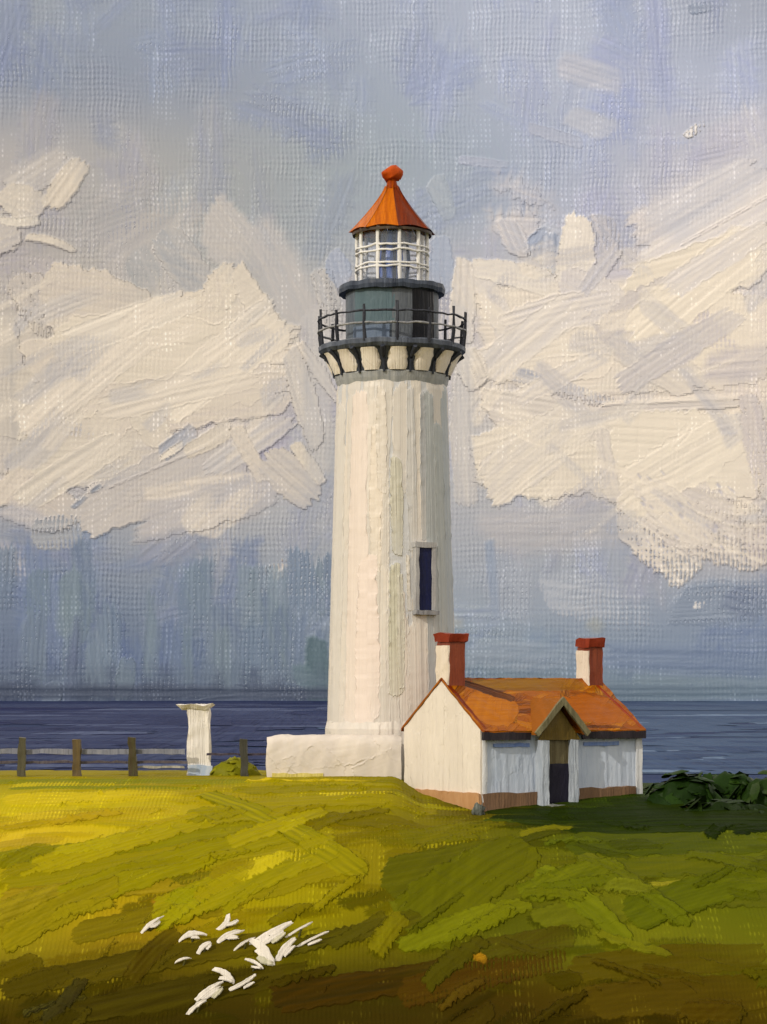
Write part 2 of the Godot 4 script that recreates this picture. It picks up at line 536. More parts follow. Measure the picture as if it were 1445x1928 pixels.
func sky_left() -> void:
	var k := {"mk": 1, "fe": 2.5, "th": 1.25, "br": 0.35}
	# the small cloud high on the left
	s(10, 380, 150, 290, 95, "c9c0b4", "b6b1ad", {"mk": 3, "th": 0.48, "br": 0.8, "fe": 16, "al": 0.85})
	s(90, 410, 165, 300, 60, "d6c9b4", "cabfae", {"mk": 3, "th": 0.86, "br": 0.7, "rag": 0.3})
	s(2, 372, 90, 410, 80, "cfc5b4", "c4bcae", {"mk": 3, "th": 1.25})
	s(0, 428, 84, 424, 26, "d9cfbd", "c4bcb0", {"mk": 3, "th": 1.25, "cu": -0.5})
	s(50, 452, 150, 480, 24, "d6cbb8", "c4baac", {"mk": 3, "th": 1.44, "cu": 0.7})
	# thin grey veils above the bank
	s(120, 440, 330, 360, 150, "a7a6a8", "b3afac", {"al": 0.8, "fe": 18, "dry": 0.35, "th": 0.24})
	s(180, 520, 400, 380, 120, "aeaba9", "bbb5ae", {"al": 0.8, "fe": 14, "dry": 0.3, "th": 0.29})
	s(300, 430, 390, 560, 85, "b9b4ae", "a7a8ad", {"th": 0.58, "br": 1.0, "rag": 0.25})
	s(380, 380, 500, 540, 130, "b6b3b0", "c1bab1", {"al": 0.9, "fe": 8, "th": 0.53, "br": 1.1, "rag": 0.25})
	s(480, 400, 590, 640, 120, "b1b0b1", "bdb8b3", {"al": 0.8, "fe": 16, "th": 0.38, "br": 0.9})
	s(250, 470, 290, 560, 90, "a3a4a9", "b2b0ae", {"al": 0.8, "fe": 6, "th": 0.43, "dry": 0.25})
	# the great bank
	s(10, 590, 20, 920, 110, "cbc2b2", "bdb6ab", {"mk": 1, "th": 0.67, "br": 0.6, "fe": 10})
	s(40, 520, 110, 640, 90, "b9b2aa", "c8beb0", {"mk": 1, "th": 0.58, "br": 0.9, "dry": 0.3})
	s(70, 560, 300, 600, 150, "d3c7b3", "c6bcae", k)
	s(20, 740, 300, 760, 200, "cdc2b1", "d4c8b5", {"mk": 1, "th": 0.77, "br": 0.5, "fe": 8})
	s(240, 640, 500, 555, 110, "ddd0ba", "d4c7b3", {"mk": 1, "th": 1.15, "br": 0.3})
	s(395, 590, 452, 495, 80, "d9ccb7", "d0c4b2", {"mk": 1, "th": 1.25, "rag": 0.35, "cu": 0.2})
	s(440, 500, 530, 640, 60, "d7cbb8", "d0c4b3", {"mk": 1, "th": 1.25, "cu": -0.25})
	s(70, 665, 562, 690, 190, "dfd1bb", "d8cbb6", {"mk": 1, "th": 1.63, "br": 0.3, "rag": 0.07, "cu": -0.1})
	s(150, 780, 560, 735, 120, "dcceb8", "cbbfb2", {"mk": 1, "th": 1.54, "br": 0.35, "rag": 0.06})
	s(60, 640, 140, 790, 70, "cfc4b3", "d6cab7", {"mk": 1, "th": 1.34, "cu": 0.15})
	s(20, 860, 320, 850, 150, "d7cbb7", "cec3b2", {"mk": 1, "th": 1.25, "br": 0.35})
	s(0, 900, 160, 990, 90, "d2c7b5", "c6bcb0", {"mk": 1, "th": 0.96, "rag": 0.25})
	s(175, 850, 262, 725, 90, "d9cdb9", "d1c5b3", {"mk": 1, "th": 1.25, "rag": 0.3})
	s(255, 722, 312, 850, 84, "d8ccb8", "d0c4b3", {"mk": 1, "th": 1.34, "cu": -0.15})
	s(40, 840, 70, 720, 16, "ddd2bf", "d2c7b6", {"mk": 1, "th": 1.15})
	s(95, 800, 185, 822, 40, "a9a8ae", "c9bfb2", {"mk": 1, "th": 0.48, "dry": 0.5})
	s(140, 990, 470, 830, 130, "c7beb5", "bdb7b3", {"mk": 1, "th": 1.06, "br": 0.3})
	s(230, 1000, 560, 900, 120, "beb8b5", "b3b0b3", {"mk": 1, "th": 0.67, "br": 0.4, "fe": 16, "rag": 0.3})
	# long diagonal pulls across the bank
	for q in [[30, 830, 300, 610, 90, "e4d7c2", "d3c8b8"], [290, 790, 545, 590, 110, "e6d9c3", "dbcfbb"], [120, 660, 380, 560, 70, "d9cebc", "e4d8c4"], [180, 780, 500, 700, 70, "e2d5bf", "d2c7b7"], [30, 960, 250, 820, 70, "dfd3bf", "cfc5b6"],
			[380, 900, 560, 780, 60, "c9c2bb", "b9b6b8"], [420, 640, 520, 560, 40, "c9c1b6", "ddd1bf"]]:
		s(q[0], q[1], q[2], q[3], q[4], q[5], q[6], {"mk": 1, "th": 1.2, "br": 0.6, "fe": 4.0, "cu": 0.08, "rag": 0.2})
	for i in 40:
		var x := sk.rng.randf_range(20, 600)
		var y := sk.rng.randf_range(560, 980)
		var a := sk.rng.randf_range(-0.95, -0.1)
		var q := Vector2(cos(a), sin(a)) * sk.rng.randf_range(35, 90)
		s(x - q.x, y - q.y, x + q.x, y + q.y, sk.rng.randf_range(18, 60), ["b7b3b4", "e2d6c2", "c6beb6", "dccfbb"][i % 4], ["c9c1b8", "d6cab8", "aeaeb6", "e6d9c4"][i % 4], {"al": 0.6, "th": 0.7, "br": 0.8, "fe": 5.0, "fd": 0.8, "dry": 0.3 * sk.rng.randf(), "cu": sk.rng.randf_range(-0.3, 0.3)})
	s(300, 862, 372, 806, 40, "8c91a6", "b9b6b8", {"mk": 1, "th": 1.06, "br": 1.2})
	s(300, 868, 350, 835, 22, "e6dac6", "d9ccb9", {"mk": 1, "th": 1.73})
	s(345, 858, 440, 800, 44, "d9ccb9", "cfc3b3", {"mk": 1, "th": 1.44, "br": 0.8, "cu": -0.3})
	s(200, 925, 395, 840, 10, "cdc3b6", "b9b3b0", {"mk": 1, "th": 1.44})
	s(440, 800, 500, 910, 40, "cbc1b4", "d3c7b6", {"mk": 1, "th": 1.25, "br": 0.4})
	s(490, 850, 605, 950, 90, "cbc1b4", "bcb6b1", {"mk": 1, "th": 0.77, "br": 0.8, "rag": 0.3})
	s(550, 830, 612, 915, 34, "d6cab6", "cbc0b2", {"mk": 1, "th": 1.34})
	s(545, 650, 600, 850, 60, "cdc4b7", "bfb8b2", {"mk": 1, "th": 0.77, "br": 1.3})
	s(560, 640, 640, 760, 34, "d9cebd", "cbc1b3", {"mk": 1, "th": 1.06, "br": 1.8})
	s(600, 500, 640, 640, 50, "c3bcb4", "b0afb3", {"mk": 1, "th": 0.58, "br": 1.2, "dry": 0.3})
	s(165, 928, 200, 912, 26, "efe4d2", "b9b4b4", {"mk": 1, "th": 1.92})
	s(172, 932, 196, 914, 14, "7c8194", "8b8fa2", {"mk": 1, "th": 0.96})
	s(138, 962, 168, 936, 15, "858ba0", "9a9dac", {"mk": 1, "th": 1.06})
	s(0, 960, 130, 1000, 60, "b7b5bc", "c5bfbc", {"mk": 1, "th": 0.48, "fe": 10, "al": 0.9})
	s(0, 1010, 50, 1100, 70, "b9b6bd", "a9abb8", {"al": 0.85, "dry": 0.5, "fe": 12})
	s(60, 1010, 170, 1000, 70, "a2a6b2", "b3b2b5", {"th": 0.58, "br": 1.0, "dry": 0.4})
	s(500, 1085, 600, 1035, 40, "d6cbbd", "c0bab8", {"dry": 0.75, "th": 0.86, "br": 1.0})
	s(624, 470, 650, 538, 56, "98a3bd", "a7afc2", {"th": 0.58, "br": 0.7})


func sky_right() -> void:
	# light veils on the blue above the bank
	s(900, 330, 1080, 400, 120, "c3c0c7", "b5b7c6", {"mk": 2, "al": 0.85, "fe": 26, "th": 0.38, "br": 0.6, "wob": 0.4, "rag": 0.4})
	s(895, 420, 1050, 430, 130, "ccc5c2", "c0bdc4", {"mk": 2, "al": 0.9, "fe": 20, "th": 0.48, "br": 0.9, "wob": 0.35, "rag": 0.35})
	s(1180, 470, 1470, 330, 150, "cfc7c2", "c3bfc4", {"mk": 4, "th": 0.62, "br": 0.4, "fe": 10, "rag": 0.25})
	s(1200, 400, 1470, 270, 90, "c2bfc6", "b6b7c6", {"al": 0.8, "fe": 24, "th": 0.29, "dry": 0.2})
	s(1185, 530, 1470, 372, 90, "dad2c8", "d0c9c8", {"mk": 4, "th": 1.2, "br": 0.5, "fe": 5, "fd": 0.3})
	s(1275, 470, 1460, 372, 13, "dcd2c6", "c9c1bf", {"mk": 4, "th": 1.63})
	s(1040, 120, 1180, 165, 70, "a9b0c6", "b5b9c9", {"th": 0.48, "br": 0.7, "fe": 8})
	s(1060, 215, 1160, 255, 60, "abb2c6", "b2b8ca", {"th": 0.48, "br": 0.8, "fe": 6})
	s(990, 240, 1100, 275, 30, "a9b0c8", "a2abc5", {"th": 0.62})
	s(860, 300, 960, 312, 22, "a7afc7", "9fa9c4", {"th": 0.62})
	s(1285, 268, 1325, 238, 22, "e0d8cc", "c6c6cf", {"th": 1.25, "br": 2.0, "dry": 0.4})
	s(1290, 30, 1350, 20, 26, "7f8bab", "8f9ab6", {"dry": 0.4, "br": 1.0})
	s(815, 330, 850, 415, 46, "a3adbc", "9aa6ba", {"th": 0.43, "br": 1.0})
	s(830, 440, 830, 560, 56, "9ca8c2", "a6afc4", {"th": 0.58, "br": 0.8})
	# the great bank
	s(885, 640, 1445, 640, 260, "d4c9ba", "dccfbd", {"mk": 2, "th": 0.48, "br": 0.6, "fe": 14})
	s(880, 850, 1445, 850, 230, "d3c8b8", "dcd0bd", {"mk": 2, "th": 0.48, "br": 0.6, "fe": 14})
	s(1000, 440, 1080, 470, 70, "a6afc5", "b9bcc9", {"mk": 0, "th": 0.67, "br": 1.0})
	s(1025, 430, 1020, 540, 84, "8f9cbb", "b4b9c9", {"mk": 0, "th": 0.77, "br": 2.2, "rag": 0.3})
	s(985, 470, 1030, 430, 26, "8490b2", "a3adc6", {"mk": 0, "th": 0.96})
	s(950, 410, 985, 490, 60, "cbc5c4", "b9bac6", {"mk": 2, "th": 0.67, "br": 1.8})
	s(895, 510, 960, 640, 60, "d7cdbf", "ccc5c0", {"mk": 2, "th": 1.15, "cu": 0.3})
	s(880, 500, 1060, 545, 60, "dcd2c2", "d0c8c0", {"mk": 2, "th": 1.25, "cu": 0.25})
	s(1095, 395, 1072, 570, 84, "ded4c5", "d6ccc0", {"mk": 2, "th": 1.54, "rag": 0.25})
	s(1050, 520, 1180, 590, 90, "d0c8c1", "c5bfbf", {"mk": 2, "th": 1.06, "br": 0.3})
	s(1125, 400, 1165, 520, 60, "a9aabb", "bbb6bb", {"mk": 0, "th": 0.48, "br": 1.0, "dry": 0.35})
	s(940, 620, 1170, 570, 90, "cac3c0", "dacfc0", {"mk": 2, "th": 1.25, "br": 0.8, "cu": 0.12})
	s(1165, 555, 1460, 480, 120, "e0d3bd", "d8cbb7", {"mk": 2, "th": 1.54, "br": 0.3})
	s(1190, 600, 1470, 640, 170, "e1d4be", "dbcdb9", {"mk": 2, "th": 1.34, "br": 0.3})
	s(900, 690, 1150, 640, 90, "d9cebd", "e0d3bf", {"mk": 2, "th": 1.06, "br": 0.7})
	s(1130, 650, 1300, 550, 130, "cdc3b8", "bfb6b3", {"mk": 2, "th": 1.34, "br": 0.4, "rag": 0.05})
	s(1140, 640, 1320, 740, 90, "d8ccba", "c6bcb3", {"mk": 2, "th": 1.25, "br": 0.4, "cu": 0.15})
	s(1290, 570, 1380, 680, 46, "b9afb1", "cbc0b8", {"mk": 2, "th": 0.48, "dry": 0.5})
	s(1310, 700, 1460, 690, 90, "bcb3b3", "cbc0b8", {"mk": 2, "th": 0.43, "br": 0.6, "fe": 12})
	s(1000, 700, 1160, 690, 60, "dcd0bf", "e2d5c1", {"mk": 2, "th": 1.25})
	s(930, 690, 1170, 770, 36, "a6a8b8", "cfc5ba", {"mk": 2, "th": 0.67, "br": 0.9, "dry": 0.35})
	s(900, 760, 1130, 800, 90, "d2c8bb", "cabfb5", {"mk": 2, "th": 0.86, "br": 0.9})
	s(1120, 770, 1400, 760, 34, "c0b7b4", "dacebd", {"mk": 2, "th": 0.77, "br": 2.0})
	s(880, 870, 1140, 860, 170, "d6cab8", "dccfba", {"mk": 2, "th": 1.15, "br": 0.6, "rag": 0.12})
	s(1012, 850, 1046, 786, 28, "98a0b6", "c0bcbe", {"mk": 2, "th": 0.67, "br": 1.6, "dry": 0.35})
	s(935, 850, 960, 840, 26, "b2b1b8", "c6beb8", {"mk": 2, "dry": 0.5})
	s(1140, 850, 1435, 870, 190, "e2d5bf", "dacdb8", {"mk": 2, "th": 1.54, "br": 0.4})
	s(1130, 800, 1160, 960, 40, "cbc1b7", "ddd1bf", {"mk": 2, "th": 1.06, "br": 1.2, "cu": -0.3})
	s(1160, 930, 1330, 1060, 170, "ddd1bf", "cfc5bb", {"mk": 2, "fd": 0.2, "th": 1.06, "br": 0.8, "dry": 0.25})
	s(1230, 950, 1460, 1040, 150, "d9cdbc", "c6bcb5", {"mk": 2, "th": 1.0, "br": 0.8, "dry": 0.3, "fd": 0.2})
	for q in [[1170, 660, 1430, 450, 110, "e6d9c2", "dccfbb"], [1150, 740, 1400, 590, 70, "c9c0b9", "b6b0b4"], [890, 720, 1100, 560, 80, "ded3c3", "cdc6c0"], [900, 930, 1120, 770, 130, "dfd3bf", "d0c6ba"], [1150, 950, 1420, 800, 120, "e6d9c2", "d8ccb9"],
			[1240, 560, 1460, 430, 60, "ddd2c4", "cbc4c0"], [960, 760, 1160, 660, 50, "e0d4c1", "cbc3bc"], [1200, 900, 1330, 1040, 90, "e0d3bf", "cfc5ba"], [1090, 560, 1170, 460, 40, "b4b2bd", "c9c3c2"]]:
		s(q[0], q[1], q[2], q[3], q[4], q[5], q[6], {"mk": 2, "th": 1.2, "br": 0.6, "fe": 4.0, "cu": 0.08, "rag": 0.2})
	for i in 48:
		var x := sk.rng.randf_range(880, 1450)
		var y := sk.rng.randf_range(470, 990)
		var a := sk.rng.randf_range(-0.95, -0.1) if sk.rng.randf() < 0.7 else sk.rng.randf_range(0.3, 1.0)
		var q := Vector2(cos(a), sin(a)) * sk.rng.randf_range(35, 90)
		s(x - q.x, y - q.y, x + q.x, y + q.y, sk.rng.randf_range(18, 60), ["b9b4b6", "e4d8c3", "c9c0b9", "ddd0bc"][i % 4], ["cbc3ba", "d8ccba", "b2b0b8", "e8dbc5"][i % 4], {"al": 0.6, "th": 0.7, "br": 0.8, "fe": 5.0, "fd": 0.8, "dry": 0.3 * sk.rng.randf(), "cu": sk.rng.randf_range(-0.3, 0.3)})
	for i in 26:
		var x := sk.rng.randf_range(1190, 1400)
		var y := sk.rng.randf_range(880, 1030)
		s(x, y, x + 10, y + 12, sk.rng.randf_range(6, 12), "aaa7b4", "b9b2b6", {"mk": 2, "th": 0.29, "rid": 0.2})
	s(1400, 740, 1440, 950, 60, "bab1b3", "c9beb6", {"mk": 2, "th": 0.48, "br": 0.9, "dry": 0.25})
	s(870, 655, 905, 735, 70, "dfd3c0", "cfc5b8", {"mk": 2, "th": 1.15, "br": 3.0, "cu": 0.1})
	s(875, 480, 868, 650, 58, "d8cdbd", "c9c2bb", {"mk": 2, "th": 0.86, "br": 1.4})
	s(860, 740, 880, 960, 50, "b7b4b3", "c3bdb6", {"th": 0.48, "br": 0.8})


func sky_low() -> void:
	s(890, 1000, 1230, 1000, 120, "b5b2b6", "a8aab4", {"al": 0.85, "fe": 20, "th": 0.38, "br": 0.5, "dry": 0.2})
	s(880, 985, 1210, 975, 70, "bbb7b7", "afaeb6", {"th": 0.6, "br": 0.5, "fe": 16, "al": 0.8, "fd": 0.8})
	s(960, 1040, 960, 1180, 120, "a3aabb", "98a1b5", {"al": 0.8, "dry": 0.3, "fe": 12})
	s(1010, 1110, 1240, 1150, 110, "b3b8c4", "a1a9bc", {"dry": 0.6, "th": 0.38, "al": 0.9})
	s(920, 1010, 935, 1170, 30, "8492b2", "93a0b9", {"al": 0.8, "fe": 5})
	s(1250, 1140, 1460, 1130, 110, "74819f", "8491ad", {"al": 0.9, "dry": 0.3, "br": 0.8, "fe": 10})
	s(1350, 1120, 1450, 1150, 90, "626e92", "7481a0", {"al": 0.9, "dry": 0.35, "br": 0.8, "fe": 10})
	s(1300, 1142, 1325, 1135, 20, "d8d3cc", "b4b8c4", {"dry": 0.5, "th": 0.96})
	s(1100, 1165, 1140, 1190, 44, "92968f", "9aa2aa", {"al": 0.7, "fe": 10})
	s(820, 1165, 880, 1175, 36, "9a9d98", "a2a8ab", {"al": 0.7, "fe": 8})
	s(1130, 1240, 1460, 1250, 90, "5d6f98", "6f80a3", {"al": 0.9, "br": 0.7, "fe": 14})
	s(1180, 1300, 1470, 1305, 46, "61748f", "6c7f9e", {"al": 0.9, "br": 0.8, "fe": 8})
	s(870, 1230, 1090, 1240, 80, "7f8ea8", "8d9ab0", {"al": 0.9, "br": 0.8, "fe": 10})
	# rain falling in long strokes on the left
	for i in 34:
		var x := sk.rng.randf_range(-60, 620)
		var y := sk.rng.randf_range(1080, 1280)
		s(x, y - 90, x + sk.rng.randf_range(-14, 10), y + 70, sk.rng.randf_range(30, 80), ["6b7b98", "64779a", "74879c", "5a6b92"][i % 4], ["7b8aa4", "6f8294", "66789b"][i % 3], {"al": 0.75, "dry": 0.35 * sk.rng.randf(), "br": 1.3, "fe": 6, "th": 0.29, "rag": 0.4})
	for i in 20:
		var x := sk.rng.randf_range(-40, 600)
		s(x, 1350, x + 8, sk.rng.randf_range(1225, 1285), sk.rng.randf_range(40, 90), ["2c3560", "343f68", "29345a"][i % 3], "3e4a70", {"al": 0.65, "dry": 0.2, "br": 1.6, "fe": 9, "fd": 0.95, "rag": 0.5, "wob": 0.3})
	s(130, 1345, 150, 1150, 34, "515c86", "5b6890", {"al": 0.8, "br": 1.2, "fe": 6})
	s(230, 1330, 245, 1225, 44, "7d8fa6", "72849c", {"al": 0.85, "br": 1.4, "rag": 0.4})
	s(100, 1335, 105, 1280, 44, "7585a2", "68789a", {"al": 0.85, "br": 1.2})
	s(595, 1190, 600, 1350, 60, "3d5668", "4d6478", {"al": 0.9, "br": 1.2, "fe": 5})
	s(545, 1270, 600, 1275, 60, "566f80", "5f768c", {"al": 0.8, "br": 1.0, "fe": 6})
	s(330, 1335, 560, 1312, 34, "434f76", "54628a", {"al": 0.9, "br": 1.0, "cu": 0.2})


func build_sky() -> void:
	paint_sky()
	var m := StandardMaterial3D.new()
	m.albedo_texture = sk.color_texture()
	m.normal_enabled = true
	m.normal_texture = sk.normal_texture(0.85)
	m.normal_scale = 1.0
	m.roughness = 0.45
	m.texture_repeat = false
	# the sheet of air, bent round the place at four kilometres
	var nu := 256
	var nv := 138
	var top := sky_y(1336.0)
	var place := func(x: float, y: float, out: float) -> Vector3:
		var a := (x / SW - 0.5) * AZ
		var r := FAR - out
		return Vector3(sin(a) * r, EYE + (sky_y(1300.0) - y) / 0.6667 / 4400.0 * FAR, 110.0 - cos(a) * r)
	var v := PackedVector3Array(); var uv := PackedVector2Array(); var ix := PackedInt32Array()
	for j in nv + 1:
		for i in nu + 1:
			var x := float(i) / nu * SW
			var y := float(j) / nv * SH
			v.append(place.call(x, y, 0.0)); uv.append(Vector2(x / SW, y / SH))
	for j in nv:
		for i in nu:
			var a := j * (nu + 1) + i
			ix.append_array([a, a + 1, a + nu + 2, a, a + nu + 2, a + nu + 1])
	var o := put_mesh("sky", sheet(v, uv, ix), m)
	o.set_meta("kind", "structure")
	# the clouds, bodies of thick paint that stand off the air behind them
	var cell := 2
	var gw := SW / cell
	var gh := SH / cell
	var names := ["", "cloud", "cloud", "cloud", "cloud"]
	var says := ["", "broad cream cloud bank on the left of the lighthouse tower, above the fence", "broad cream cloud bank on the right of the lighthouse tower, above the cottage",
		"small cream cloud high at the far left edge, above the left cloud bank", "pale lilac streak of cloud slanting up at the right, above the right cloud bank"]
	for id in [1, 2, 3, 4]:
		var node := {}
		v = PackedVector3Array(); uv = PackedVector2Array(); ix = PackedInt32Array()
		var on := PackedByteArray()
		on.resize(gw * gh)
		for j in gh:
			for i in gw:
				if sk.mk[(j * cell) * SW + i * cell] == id:
					on[j * gw + i] = 1
		for j in range(1, gh - 1):
			for i in range(1, gw - 1):
				if on[j * gw + i] == 0:
					continue
				var q := []
				for d in [[0, 0], [1, 0], [1, 1], [0, 1]]:
					var key: int = (j + d[1]) * gw + i + d[0]
					if not node.has(key):
						node[key] = v.size()
						var x: int = (i + d[0]) * cell
						var y: int = (j + d[1]) * cell
						v.append(place.call(float(x), float(y), 0.6 + 0.8 * sk.ht[mini(y, SH - 1) * SW + mini(x, SW - 1)]))
						uv.append(Vector2((x + 0.5) / SW, (y + 0.5) / SH))
					q.append(node[key])
				ix.append_array([q[0], q[1], q[2], q[0], q[2], q[3]])
				# the edge runs back towards the air
				for d in [[0, -1, 1, 0], [1, 0, 2, 1], [0, 1, 3, 2], [-1, 0, 0, 3]]:
					if on[(j + d[1]) * gw + i + d[0]] == 0:
						var pa: Vector3 = v[q[d[2]]]
						var pb: Vector3 = v[q[d[3]]]
						var back := Vector3(-pa.x, 0, 110.0 - pa.z).normalized() * -3.0
						var n := v.size()
						v.append_array([pa, pb, pb + back, pa + back])
						for t in [d[2], d[3], d[3], d[2]]:
							uv.append(uv[q[t]])
						ix.append_array([n, n + 1, n + 2, n, n + 2, n + 3])
		var cl := put_mesh(names[id], sheet(v, uv, ix, Vector3(0, 0, 1)), m)
		tag(cl, says[id], "cloud")


func sheet(v: PackedVector3Array, uv: PackedVector2Array, ix: PackedInt32Array, face := Vector3.ZERO) -> ArrayMesh:
	var n := PackedVector3Array()
	n.resize(v.size())
	if face == Vector3.ZERO:
		for i in range(0, ix.size(), 3):
			var f := (v[ix[i + 2]] - v[ix[i]]).cross(v[ix[i + 1]] - v[ix[i]])
			for k in 3:
				n[ix[i + k]] += f
		for i in n.size():
			n[i] = n[i].normalized()
	else:
		for i in n.size():
			n[i] = Vector3(-v[i].x, 0, 110.0 - v[i].z).normalized()
	var arr := []
	arr.resize(Mesh.ARRAY_MAX)
	arr[Mesh.ARRAY_VERTEX] = v
	arr[Mesh.ARRAY_NORMAL] = n
	arr[Mesh.ARRAY_TEX_UV] = uv
	arr[Mesh.ARRAY_INDEX] = ix
	var mesh := ArrayMesh.new()
	mesh.add_surface_from_arrays(Mesh.PRIMITIVE_TRIANGLES, arr)
	return mesh


func wide_sky() -> PanoramaSkyMaterial:
	var w := 768
	var h := 384
	var bytes := PackedFloat32Array()
	bytes.resize(w * h * 3)
	var air := hex("a3a8b2").srgb_to_linear()
	var deep := hex("8b93a3").srgb_to_linear()
	var cream := hex("ded1bd").srgb_to_linear()
	for y in h:
		var el := (0.5 - (y + 0.5) / h) * PI
		for x in w:
			var az := (x + 0.5) / w * TAU
			var d := Vector3(cos(el) * cos(az), sin(el), cos(el) * sin(az))
			var n := noise.get_noise_3d(d.x * 2.2, d.y * 4.0, d.z * 2.2) + 0.35 * noise.get_noise_3d(d.x * 9.0, d.y * 16.0, d.z * 9.0)
			var t := smoothstep(-0.22, 0.2, n)
			var c := deep.lerp(air, smoothstep(0.0, 0.25, absf(d.y))).lerp(cream, t)
			var i := (y * w + x) * 3
			bytes[i] = c.r; bytes[i + 1] = c.g; bytes[i + 2] = c.b
	var m := PanoramaSkyMaterial.new()
	m.panorama = ImageTexture.create_from_image(Image.create_from_data(w, h, false, Image.FORMAT_RGBF, bytes.to_byte_array()))
	return m


# ---------------------------------------------------------------- ground and sea

const GX := 26.0
const GZ0 := -4.0
const GZ1 := 26.0
var gr: Canvas

# a stroke of the grass, in metres across (x) and towards the viewer (z)
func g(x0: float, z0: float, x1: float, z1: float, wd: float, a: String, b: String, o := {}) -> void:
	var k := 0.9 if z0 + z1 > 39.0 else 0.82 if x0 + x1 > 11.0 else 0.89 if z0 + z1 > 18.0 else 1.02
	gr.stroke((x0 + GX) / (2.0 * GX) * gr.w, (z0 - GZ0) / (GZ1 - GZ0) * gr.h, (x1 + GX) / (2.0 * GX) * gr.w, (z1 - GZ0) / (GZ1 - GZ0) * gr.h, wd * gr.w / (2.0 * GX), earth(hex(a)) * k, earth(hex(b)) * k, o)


func earth(c: Color) -> Color:
	return Color(c.r, c.g * 0.975, c.b * 0.42)


func build_ground() -> void:
	gr = Canvas.new(1664, 960, [tab, slow, weave])
	gr.wys = 0.45
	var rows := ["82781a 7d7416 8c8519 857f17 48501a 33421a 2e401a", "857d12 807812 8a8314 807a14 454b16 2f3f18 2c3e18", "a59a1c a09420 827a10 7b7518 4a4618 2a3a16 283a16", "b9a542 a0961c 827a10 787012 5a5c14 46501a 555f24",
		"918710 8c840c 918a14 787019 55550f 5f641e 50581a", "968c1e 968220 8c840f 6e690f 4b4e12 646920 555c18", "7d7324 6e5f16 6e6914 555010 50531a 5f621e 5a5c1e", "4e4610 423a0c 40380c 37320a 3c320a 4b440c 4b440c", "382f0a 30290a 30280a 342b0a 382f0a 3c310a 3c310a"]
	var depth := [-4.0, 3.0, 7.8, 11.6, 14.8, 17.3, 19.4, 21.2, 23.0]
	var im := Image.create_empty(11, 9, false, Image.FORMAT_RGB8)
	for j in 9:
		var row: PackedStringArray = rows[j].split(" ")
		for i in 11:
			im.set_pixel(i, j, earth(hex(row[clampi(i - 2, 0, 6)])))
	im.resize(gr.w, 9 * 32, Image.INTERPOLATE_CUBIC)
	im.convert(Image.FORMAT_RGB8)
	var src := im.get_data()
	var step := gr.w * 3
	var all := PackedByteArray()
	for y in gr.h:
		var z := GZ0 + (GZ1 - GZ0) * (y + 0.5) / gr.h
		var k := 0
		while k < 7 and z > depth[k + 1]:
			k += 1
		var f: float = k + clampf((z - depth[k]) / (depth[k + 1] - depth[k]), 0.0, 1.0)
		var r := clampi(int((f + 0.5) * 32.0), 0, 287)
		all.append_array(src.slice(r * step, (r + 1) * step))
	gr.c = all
	for i in 520:
		var x := gr.rng.randf_range(-GX, GX)
		var z := gr.rng.randf_range(GZ0, GZ1)
		var l := gr.rng.randf_range(0.8, 2.4)
		var a := gr.rng.randf_range(-0.7, 0.15)
		if x > 6.0:
			a = gr.rng.randf_range(-0.2, 0.4)
		var q := Vector2(cos(a), sin(a)) * l
		var t := gr.at((x + GX) / (2.0 * GX) * gr.w + gr.rng.randf_range(-30, 30), (z - GZ0) / (GZ1 - GZ0) * gr.h + gr.rng.randf_range(-14, 14))
		var d := gr.rng.randf_range(-0.04, 0.045)
		var ca := Color(t.r + d, t.g + d, t.b + d * 0.4).to_html(false)
		var cb := Color(t.r + d * 0.2 - 0.03, t.g + d * 0.3 - 0.01, t.b).to_html(false)
		g(x - q.x, z - q.y, x + q.x, z + q.y, gr.rng.randf_range(0.5, 1.6), ca, cb, {"al": 0.9, "th": 1.2, "br": 0.9, "fe": 5.0, "dry": gr.rng.randf() * 0.3, "rag": 0.25, "wob": 0.25})
	grass_strokes()
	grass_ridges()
	g(21.0, 7.6, 6.0, 7.8, 2.6, "1e2c0c", "2a3c10", {"th": 1.4, "br": 1.0, "fd": 0.1, "al": 0.9, "fe": 4})  # more painted shadow on the grass, before and right of the cottage
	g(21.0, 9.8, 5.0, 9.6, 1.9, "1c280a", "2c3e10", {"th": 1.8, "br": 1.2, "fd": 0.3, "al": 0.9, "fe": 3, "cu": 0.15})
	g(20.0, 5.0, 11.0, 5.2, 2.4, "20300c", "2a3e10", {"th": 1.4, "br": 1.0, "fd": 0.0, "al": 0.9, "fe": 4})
	gr.lay_weave(1.0, 110.0)
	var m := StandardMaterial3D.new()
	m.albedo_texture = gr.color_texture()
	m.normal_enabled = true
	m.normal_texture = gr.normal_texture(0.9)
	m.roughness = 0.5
	m.metallic_specular = 0.07
	m.texture_repeat = false
	var xs := PackedFloat32Array()
	var zs := PackedFloat32Array()
	var x := -GX
	while x < GX - 0.01:
		xs.append(x); x += 0.16
	xs.append(GX)
	for k in [32.0, 40.0, 52.0, 70.0, 110.0, 180.0]:
		xs.append(k); xs.insert(0, -k)
	for k in [-26.0, -22.0, -18.0, -15.0, -13.0, -11.0, -9.5, -8.0, -6.5, -5.0]:
		zs.append(k)
	var z := GZ0
	while z < GZ1 - 0.01:
		zs.append(z); z += 0.13
	zs.append(GZ1)
	for k in [28.0, 31.0, 35.0, 40.0, 46.0, 52.0, 58.0, 62.0, 68.0, 75.0, 82.0, 90.0, 98.0, 106.0, 114.0, 125.0, 150.0, 220.0]:
		zs.append(k)
	var v := PackedVector3Array(); var uv := PackedVector2Array(); var ix := PackedInt32Array()
